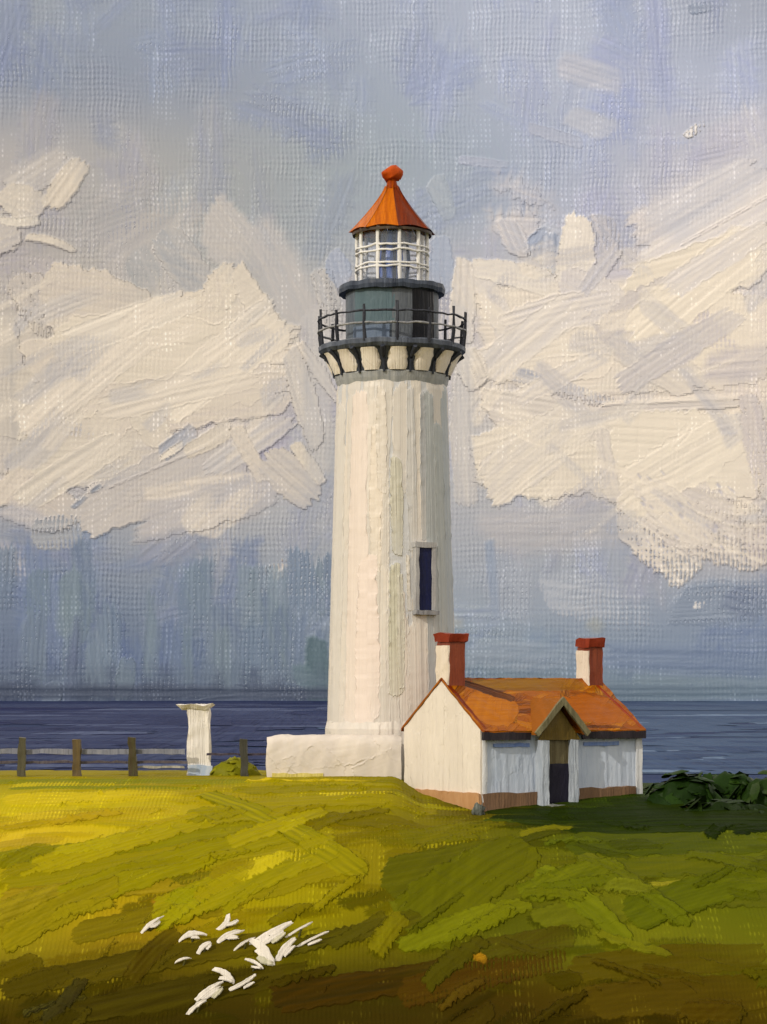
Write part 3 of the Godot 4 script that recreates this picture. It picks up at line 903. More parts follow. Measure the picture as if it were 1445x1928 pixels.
	for zz in zs:
		for xx in xs:
			var u: float = pingpong((xx + GX) / (2.0 * GX), 1.0)
			var w: float = pingpong((zz - GZ0) / (GZ1 - GZ0), 1.0)
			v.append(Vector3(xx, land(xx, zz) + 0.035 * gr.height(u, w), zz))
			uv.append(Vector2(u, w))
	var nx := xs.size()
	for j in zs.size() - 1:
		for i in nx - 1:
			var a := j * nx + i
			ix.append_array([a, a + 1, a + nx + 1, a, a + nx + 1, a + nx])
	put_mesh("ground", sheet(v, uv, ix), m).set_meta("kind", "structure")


func grass_strokes() -> void:
	# the yellow field on the left
	g(-17, 7.6, -8.6, 6.2, 2.4, "a89a1e", "b8a83a", {"th": 0.8, "br": 0.5, "dry": 0.25, "fe": 6})
	g(-17.5, 10.6, -8.6, 8.4, 2.2, "bda63c", "a99a1c", {"th": 0.8, "br": 0.5, "dry": 0.2, "fe": 5})
	g(-16.5, 12.6, -13.4, 11.9, 1.0, "b9a152", "a8963a", {"th": 1.2, "br": 0.5})
	g(-17, 5.4, -8, 5.0, 1.0, "757a14", "6a7014", {"th": 0.8, "dry": 0.3, "fe": 4})
	g(-17, 3.2, -7.5, 3.0, 1.2, "6b7214", "7d7f16", {"th": 0.8, "dry": 0.25, "fe": 4})
	g(-21, 3.6, -5.6, 3.3, 2.2, "676d10", "777a12", {"th": 0.8, "dry": 0.15, "fe": 6, "fd": 0.2, "al": 0.85})
	# long strokes rising to the right
	g(-16, 14.2, -4.6, 10.2, 2.2, "8d8a12", "7f7c0e", {"th": 2.4, "br": 0.7, "cu": -0.15})
	g(-15.6, 15.8, -4.2, 12.2, 2.2, "8a8410", "948c16", {"th": 2.4, "br": 0.8})
	g(-8.6, 10.0, -3.8, 8.4, 2.6, "8c8614", "9a921e", {"th": 3.0, "br": 1.6, "rag": 0.2})
	g(-8.0, 13.6, -1.8, 11.6, 2.4, "8f8816", "a0962a", {"th": 2.6, "br": 1.4, "rag": 0.2})
	g(-7.2, 16.6, -0.8, 13.4, 2.6, "948c1a", "8a8212", {"th": 2.4, "br": 0.9})
	g(-15.6, 16.6, -5.6, 15.0, 1.5, "a3913a", "8a7a14", {"th": 2.2, "br": 1.0})
	g(-8.6, 15.5, -5.4, 14.4, 0.8, "6c6610", "86801a", {"th": 2.0, "br": 1.6, "dry": 0.3})
	g(-9.4, 16.9, -6.2, 16.3, 0.9, "a8742a", "a0882a", {"th": 1.4, "br": 0.8, "fe": 5, "al": 0.8})
	g(-6.8, 5.6, -1.0, 5.2, 1.8, "827a10", "75700e", {"th": 2.4, "br": 0.4, "rag": 0.06})
	g(-6.0, 7.9, 2.6, 7.6, 2.0, "7d7610", "8a8216", {"th": 2.4, "br": 0.4})
	g(-3.4, 9.8, 3.2, 11.2, 2.0, "756c10", "6c640e", {"th": 2.6, "br": 0.4, "rag": 0.06})
	g(-6.5, 3.6, -0.2, 3.4, 0.5, "c2ae4a", "a89a2c", {"th": 3.4, "br": 0.5, "cu": 0.5})
	g(-2.6, 4.2, 1.0, 4.6, 0.9, "958c22", "7d7812", {"th": 2.2, "br": 0.8})
	g(0.4, 6.2, 4.2, 6.6, 1.4, "8f8a1c", "7c7a16", {"th": 1.6, "br": 0.8, "dry": 0.3})
	g(-15.6, 18.2, -11.6, 15.8, 2.6, "877d1e", "a3963a", {"th": 2.6, "br": 2.6})
	g(-12.4, 18.6, -5.4, 16.8, 1.4, "6f6414", "847818", {"th": 1.6, "br": 1.2})
	for q in [[-14.4, 14.6, -7.3, 9.9, 2.0, "aaa018", "9a9012"], [-13.2, 16.9, -3.65, 11.2, 2.4, "98920e", "827e0a"], [-9.3, 17.9, -1.8, 12.9, 2.3, "a39b18", "86820c"], [-8.2, 5.9, -0.7, 15.3, 1.7, "a29a1a", "7e7c0c"], [-6.6, 12.6, -2.4, 9.0, 1.6, "a8a01a", "989014"], [-15.0, 19.2, -10.6, 15.4, 1.8, "9c9020", "857c14"]]:
		g(q[0], q[1], q[2], q[3], q[4], q[5], q[6], {"th": 3.6, "br": 1.0, "fd": 0.3, "rag": 0.08, "cu": 0.08})
	for q in [[-17, 4.6, -8.6, 4.2, 1.4, "a89c2c"], [-16, 9.6, -11, 9.0, 1.6, "c8b448"], [-15, 21.4, -9, 20.4, 1.3, "8a7c28"], [-8, 19.6, -4, 18.2, 1.0, "9a8c2c"], [-6, 14.6, -2, 12.6, 1.4, "c0b438"], [-3, 6.6, 2.4, 6.4, 1.0, "b4a830"], [1.4, 12.6, 5, 11.6, 1.2, "9c962c"]]:
		g(q[0], q[1], q[2], q[3], q[4], q[5], q[5], {"th": 0.8, "br": 0.8, "dry": 0.8, "fe": 3.0, "rid": 0.2})  # pale dry flecks painted as glints off the weave
	# middle and right, darker greens
	g(0.6, 12.4, 5.2, 9.4, 2.0, "6c6a14", "7a7619", {"th": 2.0, "br": 0.9, "dry": 0.2})
	g(-0.2, 15.6, 6.2, 12.4, 3.4, "54560f", "636414", {"th": 2.8, "br": 0.6, "cu": -0.2})
	g(0.6, 17.6, 6.0, 15.0, 2.6, "5f6416", "6e7222", {"th": 2.8, "br": 0.5, "rag": 0.06})
	g(1.6, 18.4, 4.8, 17.2, 1.2, "737728", "5f6418", {"th": 2.8, "br": 0.8})
	g(6.0, 15.6, 11.0, 14.6, 2.2, "6f7424", "5c6218", {"th": 2.4, "br": 0.6})
	g(5.8, 17.8, 10.2, 16.8, 2.0, "757a28", "666b1e", {"th": 2.6, "br": 0.5})
	g(7.4, 12.4, 17.0, 11.9, 3.0, "4b571a", "5a641e", {"th": 2.2, "br": 0.4, "rag": 0.06})
	g(8.6, 14.4, 17.0, 14.2, 2.0, "5c641c", "6c7024", {"th": 2.0, "br": 0.5})
	g(8.0, 13.4, 11.6, 17.6, 1.5, "636a22", "757a34", {"th": 3.0, "br": 1.2, "rag": 0.1})
	g(11.4, 16.4, 17.0, 16.2, 1.6, "5f6624", "6a6f28", {"th": 2.2, "br": 0.5})
	g(10.6, 15.5, 17.0, 15.3, 0.35, "a8a45c", "8a8a40", {"th": 2.2, "br": 0.5})
	g(5.6, 11.2, 9.2, 9.8, 0.9, "8c8a2c", "6c6e1e", {"th": 2.4, "br": 0.8, "cu": 0.3})
	g(5.2, 12.4, 7.6, 10.8, 0.8, "474c12", "5a5c16", {"th": 2.2, "br": 1.4})
	for q in [[0.8, 18.6, 6.2, 12.2, 3.6, "666a10", "565a0c"], [0.5, 19.2, 5.9, 16.7, 1.6, "7c821e", "696e14"], [6.2, 14.4, 9.7, 19.2, 1.5, "808a24", "6a7418"], [9.4, 17.6, 16.5, 14.6, 2.2, "6a7416", "586210"], [5.4, 16.4, 9.8, 14.0, 1.6, "7a8220", "626a12"]]:
		g(q[0], q[1], q[2], q[3], q[4], q[5], q[6], {"th": 3.6, "br": 0.8, "fd": 0.25, "rag": 0.08, "cu": 0.08})
	# shadow on the grass before the cottage, painted as dark strokes
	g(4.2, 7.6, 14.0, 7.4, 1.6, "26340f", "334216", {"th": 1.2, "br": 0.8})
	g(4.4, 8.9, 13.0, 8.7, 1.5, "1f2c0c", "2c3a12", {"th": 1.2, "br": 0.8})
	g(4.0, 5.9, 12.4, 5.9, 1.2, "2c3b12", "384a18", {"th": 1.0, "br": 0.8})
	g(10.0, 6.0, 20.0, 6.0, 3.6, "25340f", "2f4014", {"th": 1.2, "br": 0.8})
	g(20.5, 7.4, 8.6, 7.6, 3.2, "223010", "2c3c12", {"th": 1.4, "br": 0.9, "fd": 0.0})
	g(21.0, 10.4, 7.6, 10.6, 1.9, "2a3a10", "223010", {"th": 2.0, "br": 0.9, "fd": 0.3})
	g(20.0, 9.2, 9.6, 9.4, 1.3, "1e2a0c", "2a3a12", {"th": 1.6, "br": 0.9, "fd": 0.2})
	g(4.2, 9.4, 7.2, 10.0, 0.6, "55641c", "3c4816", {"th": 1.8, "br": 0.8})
	# the deep foreground
	g(-14.6, 21.2, -3.6, 18.9, 1.3, "4a4210", "5f5614", {"th": 2.0, "br": 1.4})
	g(-13.6, 22.6, -2.6, 20.4, 1.4, "383008", "4b4412", {"th": 2.0, "br": 1.4})
	g(-4.0, 19.6, 1.6, 17.4, 1.0, "444012", "5c5818", {"th": 2.4, "br": 2.0})
	g(-4.4, 21.8, 3.0, 20.2, 1.5, "33290a", "47330e", {"th": 1.8, "br": 1.2})
	g(0.4, 21.4, 7.2, 19.6, 1.6, "46310e", "4f3c10", {"th": 1.4, "br": 0.9, "dry": 0.3})
	g(3.4, 19.4, 7.6, 18.6, 1.4, "57561a", "4a4210", {"th": 1.6, "br": 1.2})
	g(6.8, 20.4, 15.0, 19.4, 1.8, "50480e", "5a5112", {"th": 1.4, "br": 0.8})
	g(7.4, 22.0, 15.0, 21.0, 1.8, "4b3f0c", "554812", {"th": 1.4, "br": 0.8})
	g(-12.6, 23.6, 14.0, 23.4, 1.6, "3c320b", "4a3e0e", {"th": 1.4, "br": 1.0})
	g(-13.6, 22.4, -11.2, 21.5, 0.45, "1f1d0e", "8a8570", {"th": 3.0, "br": 1.6})
	g(-9.4, 18.6, -7.9, 17.6, 0.3, "2a2408", "3c360e", {"th": 1.6})
	g(3.4, 19.5, 4.0, 19.9, 0.5, "b58a3a", "8a6420", {"th": 2.4})


func grass_ridges() -> void:
	# raised edges left in the wet paint, coloured lighter as painted glints
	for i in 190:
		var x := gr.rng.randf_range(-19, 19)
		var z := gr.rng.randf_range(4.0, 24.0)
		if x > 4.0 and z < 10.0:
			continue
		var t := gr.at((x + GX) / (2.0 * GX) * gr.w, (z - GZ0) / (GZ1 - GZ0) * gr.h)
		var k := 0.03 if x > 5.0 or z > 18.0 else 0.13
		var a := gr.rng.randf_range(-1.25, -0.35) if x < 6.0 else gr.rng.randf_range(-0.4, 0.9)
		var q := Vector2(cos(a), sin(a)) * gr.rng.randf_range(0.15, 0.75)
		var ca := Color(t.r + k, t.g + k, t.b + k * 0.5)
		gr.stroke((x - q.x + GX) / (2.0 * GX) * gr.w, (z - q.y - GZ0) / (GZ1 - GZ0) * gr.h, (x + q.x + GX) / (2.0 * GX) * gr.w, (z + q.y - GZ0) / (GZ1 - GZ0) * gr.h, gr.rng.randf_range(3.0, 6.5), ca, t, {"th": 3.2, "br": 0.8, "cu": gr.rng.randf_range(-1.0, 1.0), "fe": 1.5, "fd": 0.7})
	for i in 34:
		# short thick pulls in the dark foreground and across the middle
		var x := gr.rng.randf_range(-15, 15)
		var z := gr.rng.randf_range(15.5, 23.6) if i % 3 else gr.rng.randf_range(8.0, 16.0)
		var t := gr.at((x + GX) / (2.0 * GX) * gr.w, (z - GZ0) / (GZ1 - GZ0) * gr.h)
		var a := gr.rng.randf_range(-1.15, -0.3) if x < 5.0 or i % 4 == 0 else gr.rng.randf_range(-0.25, 0.9)
		var q := Vector2(cos(a), sin(a)) * gr.rng.randf_range(0.8, 2.0)
		var k := gr.rng.randf_range(-0.07, 0.085)
		var ca := Color(t.r + k, t.g + k * 1.1, t.b + k * 0.25)
		gr.stroke((x - q.x + GX) / (2.0 * GX) * gr.w, (z - q.y - GZ0) / (GZ1 - GZ0) * gr.h, (x + q.x + GX) / (2.0 * GX) * gr.w, (z + q.y - GZ0) / (GZ1 - GZ0) * gr.h, gr.rng.randf_range(16, 40), ca, t, {"fd": 0.35, "th": 4.2, "br": 1.4, "cu": gr.rng.randf_range(-0.5, 0.5), "fe": 1.6, "rag": 0.25, "wob": 0.2})
	for i in 46:
		var x := gr.rng.randf_range(-18, 18)
		var z := gr.rng.randf_range(9.0, 24.0)
		var t := gr.at((x + GX) / (2.0 * GX) * gr.w, (z - GZ0) / (GZ1 - GZ0) * gr.h)
		var a := gr.rng.randf_range(-1.0, -0.2) if x < 5.0 else gr.rng.randf_range(-0.3, 0.8)
		var q := Vector2(cos(a), sin(a)) * gr.rng.randf_range(0.7, 1.9)
		var k := gr.rng.randf_range(-0.07, 0.06)
		var ca := Color(t.r + k, t.g + k * 1.1, t.b + k * 0.3)
		gr.stroke((x - q.x + GX) / (2.0 * GX) * gr.w, (z - q.y - GZ0) / (GZ1 - GZ0) * gr.h, (x + q.x + GX) / (2.0 * GX) * gr.w, (z + q.y - GZ0) / (GZ1 - GZ0) * gr.h, gr.rng.randf_range(18, 48), ca, t, {"th": 2.6, "br": 1.0, "cu": gr.rng.randf_range(-0.3, 0.3), "fe": 2.0, "rag": 0.2, "wob": 0.2})


func build_sea() -> void:
	var v := PackedVector3Array(); var uv := PackedVector2Array(); var ix := PackedInt32Array(); var col := PackedColorArray()
	var nx := 90
	var nz := 110
	for j in nz + 1:
		# rows lie closer together near the land
		var t := float(j) / nz
		var z := 260.0 - 3000.0 * t - 3600.0 * t * t * t
		for i in nx + 1:
			var x := (float(i) / nx - 0.5) * 7000.0
			var b := noise.get_noise_2d(x * 0.0006, j * 0.37) + 0.5 * noise.get_noise_2d(x * 0.002 + 50.0, j * 0.9)
			var c := hex("272f50").srgb_to_linear().lerp(hex("44566f").srgb_to_linear(), smoothstep(-60.0, 420.0, x + 0.12 * (z + 1500.0)) * 0.75 + 0.5 * b)
			v.append(Vector3(x, -14.0, z)); uv.append(Vector2(x, z) * 0.02); col.append(c)
	for j in nz:
		for i in nx:
			var a := j * (nx + 1) + i
			ix.append_array([a, a + nx + 1, a + nx + 2, a, a + nx + 2, a + 1])
	var n := PackedVector3Array()
	n.resize(v.size())
	n.fill(Vector3.UP)
	var arr := []
	arr.resize(Mesh.ARRAY_MAX)
	arr[Mesh.ARRAY_VERTEX] = v; arr[Mesh.ARRAY_NORMAL] = n; arr[Mesh.ARRAY_TEX_UV] = uv; arr[Mesh.ARRAY_COLOR] = col; arr[Mesh.ARRAY_INDEX] = ix
	var mesh := ArrayMesh.new()
	mesh.add_surface_from_arrays(Mesh.PRIMITIVE_TRIANGLES, arr)
	var m := StandardMaterial3D.new()
	m.vertex_color_use_as_albedo = true
	m.roughness = 0.7
	m.metallic_specular = 0.1
	put_mesh("sea", mesh, m).set_meta("kind", "structure")
	# long low swells, each a drag of paint on the water
	var r := RandomNumberGenerator.new()
	r.seed = 33
	var left := [paint("2b3558", "21294a", 60.0, 0.6), paint("384262", "2a3454", 60.0, 0.6), paint("505a78", "3c4664", 60.0, 0.6)]
	var right := [paint("3a4c6c", "2e3e5c", 60.0, 0.6), paint("70829a", "506480", 60.0, 0.6), paint("445672", "384a66", 60.0, 0.6)]
	var sts := [mb(), mb(), mb(), mb(), mb(), mb()]
	for i in 420:
		var q := r.randf_range(0.0048, 0.036)
		var d := 18.05 / q
		var x := r.randf_range(-0.22, 0.22) * d
		var wide: float = r.randf_range(2.5, 9.0) / 4400.0 * d * d / 18.05
		var k: int = (0 if x < 0.02 * d else 3) + ([0, 1, 0, 1, 0, 2, 1, 0][r.randi() % 8] if x < 0.02 * d else [0, 2, 0, 2, 1, 0, 2][r.randi() % 7])
		dab(sts[k], Transform3D(Basis(Vector3.UP, r.randf_range(-0.02, 0.02)), Vector3(x, -13.96 + 0.0006 * i, 110.0 - d)), r.randf_range(0.03, 0.11) * d, wide, 0.15, 0.0, r.randi() % 900, 14, 6)
	for k in 6:
		put_named_water(sts[k], left[k] if k < 3 else right[k - 3])


# ---------------------------------------------------------------- lighthouse

func put_named_water(st: SurfaceTool, m: Material) -> void:
	obj("water", st, m).set_meta("kind", "structure")


func around_y(t: float, r: float, y: float) -> Vector3:
	return Vector3(sin(t) * r, y, cos(t) * r)


func build_lighthouse() -> void:
	var L := thing("lighthouse", "tall white lighthouse tower with dark gallery, glazed lantern and orange conical roof", "lighthouse", Vector3(0.42, 0, -4.5))
	# the shaft, combed with upright strokes
	var c := Canvas.new(1024, 768, [tab, slow, weave])
	c.c.fill(200)
	var pick := ["ddd3c6", "d5cdc2", "e2d8ca", "d9d2c8", "d0cac0"]
	for i in 230:
		var x := c.rng.randf() * 1024
		var y := c.rng.randf_range(-40, 800)
		c.stroke(x, y - 130, x + c.rng.randf_range(-6, 6), y + 130, c.rng.randf_range(30, 70), hex(pick[i % 5]), hex(pick[(i + 2) % 5]), {"th": 1.2, "br": 1.2, "rag": 0.2})
	var a_of := func(t: float) -> float: return 512.0 + t / TAU * 1024.0  # lit left painted cream, shaded right painted grey
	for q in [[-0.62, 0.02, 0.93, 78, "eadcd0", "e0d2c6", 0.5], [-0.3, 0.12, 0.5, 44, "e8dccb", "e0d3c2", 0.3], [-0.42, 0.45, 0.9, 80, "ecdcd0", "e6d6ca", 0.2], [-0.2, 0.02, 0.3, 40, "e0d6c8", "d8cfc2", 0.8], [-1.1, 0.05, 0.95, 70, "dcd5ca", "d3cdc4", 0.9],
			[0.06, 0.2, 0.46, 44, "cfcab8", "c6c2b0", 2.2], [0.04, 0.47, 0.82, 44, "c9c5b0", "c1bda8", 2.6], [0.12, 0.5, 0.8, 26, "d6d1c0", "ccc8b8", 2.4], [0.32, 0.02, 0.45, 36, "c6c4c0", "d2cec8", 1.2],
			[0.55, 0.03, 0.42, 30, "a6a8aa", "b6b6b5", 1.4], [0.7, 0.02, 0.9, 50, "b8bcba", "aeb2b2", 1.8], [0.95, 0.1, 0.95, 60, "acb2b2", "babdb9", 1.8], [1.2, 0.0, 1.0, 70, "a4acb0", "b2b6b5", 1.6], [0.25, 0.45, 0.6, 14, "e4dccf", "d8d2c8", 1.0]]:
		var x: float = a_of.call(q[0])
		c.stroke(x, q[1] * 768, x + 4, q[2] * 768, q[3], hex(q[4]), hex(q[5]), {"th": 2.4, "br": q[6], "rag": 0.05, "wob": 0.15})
	for q in [[-0.5, 0.955, 0.3, 40, "e2d8c9"], [0.0, 0.97, 0.4, 26, "cfcbbd"]]:
		var x: float = a_of.call(q[0])
		c.stroke(x - 90, q[1] * 768, x + 130, q[1] * 768, q[3], hex(q[4]), hex("d5ccbf"), {"th": 2.4, "br": 0.8})
	c.lay_weave(0.5)
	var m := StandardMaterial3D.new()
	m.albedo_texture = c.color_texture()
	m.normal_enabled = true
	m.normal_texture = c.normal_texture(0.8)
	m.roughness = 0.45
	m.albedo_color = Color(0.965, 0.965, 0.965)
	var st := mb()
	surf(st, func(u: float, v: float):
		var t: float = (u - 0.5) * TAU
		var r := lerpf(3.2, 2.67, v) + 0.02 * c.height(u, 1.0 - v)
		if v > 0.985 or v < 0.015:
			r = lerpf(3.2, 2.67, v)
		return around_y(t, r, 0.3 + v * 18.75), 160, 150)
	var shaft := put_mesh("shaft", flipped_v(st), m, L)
	var white := paint("dcd3c6", "c9c3ba", 5.0)
	var dark := paint("23262f", "3f444f", 3.0)
	var slate := paint("3c444e", "6a737b", 1.0)
	st = mb()
	lathe(st, [Vector2(3.3, -0.4), Vector2(3.27, 2.2), Vector2(3.13, 2.7)], 64, 0.05, 2)
	obj("plinth", st, white, L)
	# window slot on the right of the shaft
	var wt := 0.53
	var wr := 2.98
	var wb := Basis(Vector3.UP, wt)
	var woff := around_y(wt, wr, 0)
	var grey := paint("c0bebb", "8f8f92", 1.0)
	st = mb()
	for b in [[-0.46, 7.9, 0.2, 3.0], [0.46, 7.9, 0.2, 3.0]]:
		block(st, Vector3(b[2], b[3], 0.5), woff + wb * Vector3(b[0], b[1], -0.05), 0.05, 0.3, wb)
	block(st, Vector3(1.2, 0.24, 0.56), woff + wb * Vector3(0, 10.9, -0.05), 0.06, 0.3, wb)
	var wf := obj("window", st, grey, L)
	st = mb()
	block(st, Vector3(1.3, 0.2, 0.7), woff + wb * Vector3(0.04, 7.68, 0.0), 0.06, 0.3, wb)
	obj("sill", st, paint("a5a4a4", "6f7178", 2.0), wf)
	st = mb()
	block(st, Vector3(0.74, 2.98, 0.1), woff + wb * Vector3(0, 7.9, 0.08), 0.02, 0.3, wb)
	obj("pane", st, paint("0c0e24", "1b2250", 1.5, 0.3), wf)
	# the cove under the gallery with its corbels
	st = mb()
	lathe(st, [Vector2(2.66, 18.85), Vector2(2.74, 19.1), Vector2(2.8, 19.34), Vector2(2.76, 19.4)], 64, 0.05)
	obj("neck_band", st, paint("85888a", "b2b2ae", 1.0), L)  # grey band that paints in the shading under the cove
	st = mb()
	lathe(st, [Vector2(2.74, 19.3), Vector2(2.84, 19.75), Vector2(3.05, 20.15), Vector2(3.4, 20.5)], 64, 0.02, 2, false)
	obj("cove", st, paint("565c66", "33373f", 2.0), L)
	var tongue := paint("f8f0e2", "e2d6c6", 1.0, 0.42, false, 1.6)
	var bracket_paint := paint("2a2d36", "4a4e57", 2.0)
	for i in 14:
		var t := deg_to_rad(5.0 + i * 360.0 / 14.0)
		var lit := sin(t) < 0.35
		st = mb()
		surf(st, func(u: float, v: float):
			var y := lerpf(19.4, 20.42, v)
			var k := (y - 19.3) / 1.2
			var r := 2.74 + 0.1 * k + 0.56 * k * k * k
			var wide := 0.98 * (0.55 + 0.45 * sin(PI * clampf(v * 0.75 + 0.14, 0.0, 1.0))) * (0.9 + 0.3 * slow[(i * 91 + int(v * 60.0)) & 1023])
			var x: float = (u - 0.5) * wide
			var bulge := 0.26 * sqrt(maxf(0.0, 1.0 - pow(absf(u * 2.0 - 1.0), 2.5))) * (0.5 + 0.5 * sin(PI * v))
			return Basis(Vector3.UP, t) * Vector3(x, y, r + bulge + 0.02 * tab[(i * 77 + int(u * 12.0)) & 1023]), 12, 10)
		obj("corbel", st, tongue, L)
		st = mb()
		var tb := t + PI / 14.0
		var pts := []
		for k in 7:
			var f := k / 6.0
			pts.append(around_y(tb, 2.84 + 0.12 * f + 0.56 * f * f * f, lerpf(19.3, 20.46, f)))
		bar(st, pts, 0.06, 6, 0.03, 0.11)
		obj("bracket", st, bracket_paint, L)
	# gallery deck and railing
	st = mb()
	lathe(st, [Vector2(2.2, 20.45), Vector2(3.42, 20.45), Vector2(3.58, 20.6), Vector2(3.6, 20.8), Vector2(3.5, 20.86), Vector2(2.2, 20.86)], 72, 0.06)
	obj("gallery_deck", st, paint("3a3f4a", "6d7480", 2.0), L)
	var rail_paint := paint("191a21", "4a4d55", 1.6)
	var pale_rail := paint("5d5f66", "a9a8a6", 1.6)
	for r in [[22.12, 0.055, rail_paint], [21.55, 0.055, pale_rail]]:
		st = mb()
		var pts := []
		for k in 61:
			pts.append(around_y(TAU * k / 60.0, 3.62 + 0.07 * noise.get_noise_2d(k * 0.6, r[0]), r[0] + 0.07 * noise.get_noise_2d(k * 0.4, r[0] * 3.0)) if k < 60 else pts[0])
		bar(st, pts, r[1], 6, 0.03)
		obj("gallery_rail", st, r[2], L)
	for i in 14:
		var t := deg_to_rad(-22.0 + i * 360.0 / 14.0)
		st = mb()
		bar(st, [around_y(t, 3.52, 20.7), around_y(t, 3.6, 21.4), around_y(t, 3.6, 22.0), around_y(t, 3.62, 22.45 + 0.15 * sin(i * 2.3))], 0.1, 6, 0.05, 0.07)
		obj("rail_post", st, rail_paint, L)
	# the dark watch room
	st = mb()
	lathe(st, [Vector2(2.28, 20.8), Vector2(2.28, 23.6)], 64, 0.04, 8)
	obj("watch_room", st, slate, L)
	for q in [[-0.42, 0.95, 21.75, 1.75, "4d5f66", "5f7278"], [-0.5, 0.9, 20.9, 0.75, "5d6b80", "6f7c8c"], [0.22, 0.45, 21.0, 2.5, "4b5058", "6f7478"]]:
		st = mb()
		surf(st, func(u: float, v: float):
			var t: float = q[0] + (u - 0.5) * q[1]
			return wob(around_y(t, 2.31, q[2] + v * q[3]), 0.03, 2.0), 12, 8)
		obj("wall_panel", st, paint(q[4], q[5], 1.6), L)
	st = mb()
	surf(st, func(u: float, v: float): return wob(around_y(0.74 + (u - 0.5) * 0.62, 2.34, 20.9 + v * 2.66), 0.03, 2.0), 10, 10)
	obj("watch_room_door", st, paint("08090d", "1c1e26", 1.6, 0.3), L)
	st = mb()
	lathe(st, [Vector2(2.2, 23.4), Vector2(2.58, 23.42), Vector2(2.62, 23.6), Vector2(2.58, 23.8), Vector2(1.6, 23.84)], 64, 0.08)
	obj("lantern_gallery", st, paint("262c38", "5a6270", 1.6), L)
	# the lantern: bars, hoops, panes, and the lens inside
	var bars := paint("f2eee6", "d2d2d2", 0.8)
	for i in 10:
		var t := TAU * (i + 0.33) / 10.0
		st = mb()
		bar(st, [around_y(t, 1.72, 23.8), around_y(t, 1.74, 24.5), around_y(t, 1.7, 25.3), around_y(t, 1.73, 25.9), around_y(t, 1.72, 26.55)], 0.09, 6, 0.06, 0.1)
		obj("glazing_bar", st, bars, L)
	for r in [24.55, 24.75, 25.35, 25.6]:
		st = mb()
		var pts := []
		for k in 41:
			pts.append(around_y(TAU * k / 40.0, 1.78 + 0.06 * noise.get_noise_2d(k * 0.5, r), r + 0.1 * noise.get_noise_2d(k * 0.25, r * 5.0)) if k < 40 else pts[0])
		bar(st, pts, 0.055, 6, 0.03)
		obj("lantern_hoop", st, bars, L)
	var glass := StandardMaterial3D.new()
	glass.transparency = BaseMaterial3D.TRANSPARENCY_ALPHA
	glass.albedo_color = Color(0.75, 0.82, 0.92, 0.12)
	glass.roughness = 0.08
	for i in 10:
		var t0 := TAU * (i + 0.33) / 10.0 + 0.05
		st = mb()
		surf(st, func(u: float, v: float): return around_y(t0 + u * (TAU / 10.0 - 0.1), 1.66, 23.86 + v * 2.6), 3, 1)
		obj("lantern_pane", st, glass, L)
	st = mb()
	lathe(st, [Vector2(0.01, 23.9), Vector2(0.6, 23.9), Vector2(0.66, 24.4), Vector2(0.78, 25.1), Vector2(0.66, 25.9), Vector2(0.5, 26.5), Vector2(0.01, 26.5)], 24, 0.03, 2)
	var lens := obj("lens", st, paint("2f46a0", "7f98cc", 0.6, 0.25), L)
	for i in 9:
		var t := TAU * (i + 0.2) / 9.0
		st = mb()
		bar(st, [around_y(t, 0.7, 23.95), around_y(t, 0.74, 24.5), around_y(t, 0.84, 25.1), around_y(t, 0.74, 25.9), around_y(t, 0.62, 26.5)], 0.09, 5, 0.03)
		obj("lens_rib", st, paint("0e1122", "1a2348", 1.2) if i % 2 == 0 else paint("9aa2b2", "c9c9c8", 1.2), lens)
	# eight-sided roof
	var roofs := [paint("cc7008", "8a3c04", 0.7, 0.35, true), paint("a84a08", "6a2406", 0.7, 0.35, true), paint("8c380a", "4e1a08", 0.7, 0.35, true)]  # sun and shade put into the facet paints, left bright, right dark
	for i in 8:
		var t0 := TAU * (i + 0.18) / 8.0
		var t1 := t0 + TAU / 8.0
		var mid := (t0 + t1) * 0.5
		st = mb()
		surf(st, func(u: float, v: float):
			var r := lerpf(2.08, 0.28, 1.0 - pow(1.0 - v, 1.25))
			var y := lerpf(26.42, 28.75, v)
			var p := around_y(t0, r, y).lerp(around_y(t1, r, y), u)
			var k := sin(PI * u)
			p += around_y(mid, 1.0, 0.0) * (0.05 * tab[(i * 60 + int(u * 10.0)) & 1023] - 0.02 * k) + Vector3.UP * (0.12 * k * (1.0 - v))
			if u == 0.0 or u == 1.0:
				p += around_y(t0 if u == 0.0 else t1, 0.05, 0.0)
			return p, 10, 12)
		surf(st, func(u: float, v: float):
			var r := lerpf(2.08, 1.5, v)
			return around_y(t0, r, 26.42).lerp(around_y(t1, r, 26.42), u) + Vector3.UP * (0.12 * sin(PI * u) * (1.0 - v) + 0.06 * v - 0.02), 10, 2, 2, false)
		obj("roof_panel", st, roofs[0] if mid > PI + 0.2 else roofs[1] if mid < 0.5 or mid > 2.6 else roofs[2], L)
	st = mb()
	lathe(st, [Vector2(1.95, 26.3), Vector2(1.98, 26.42), Vector2(1.6, 26.5)], 32, 0.03)
	obj("eave_ring", st, paint("6a5a48", "3f3a3a", 1.4), L)
	st = mb()
	lathe(st, [Vector2(0.34, 28.6), Vector2(0.24, 28.95), Vector2(0.2, 29.05)], 14, 0.04, 2, false)
	obj("finial_neck", st, roofs[1], L)
	st = mb()
	lathe(st, [Vector2(0.02, 28.88), Vector2(0.26, 28.95), Vector2(0.4, 29.12), Vector2(0.43, 29.28), Vector2(0.38, 29.46), Vector2(0.24, 29.62), Vector2(0.02, 29.68)], 18, 0.34, 1, false)
	obj("finial_ball", st, paint("c2521a", "a04012", 1.2, 0.35, true), L)


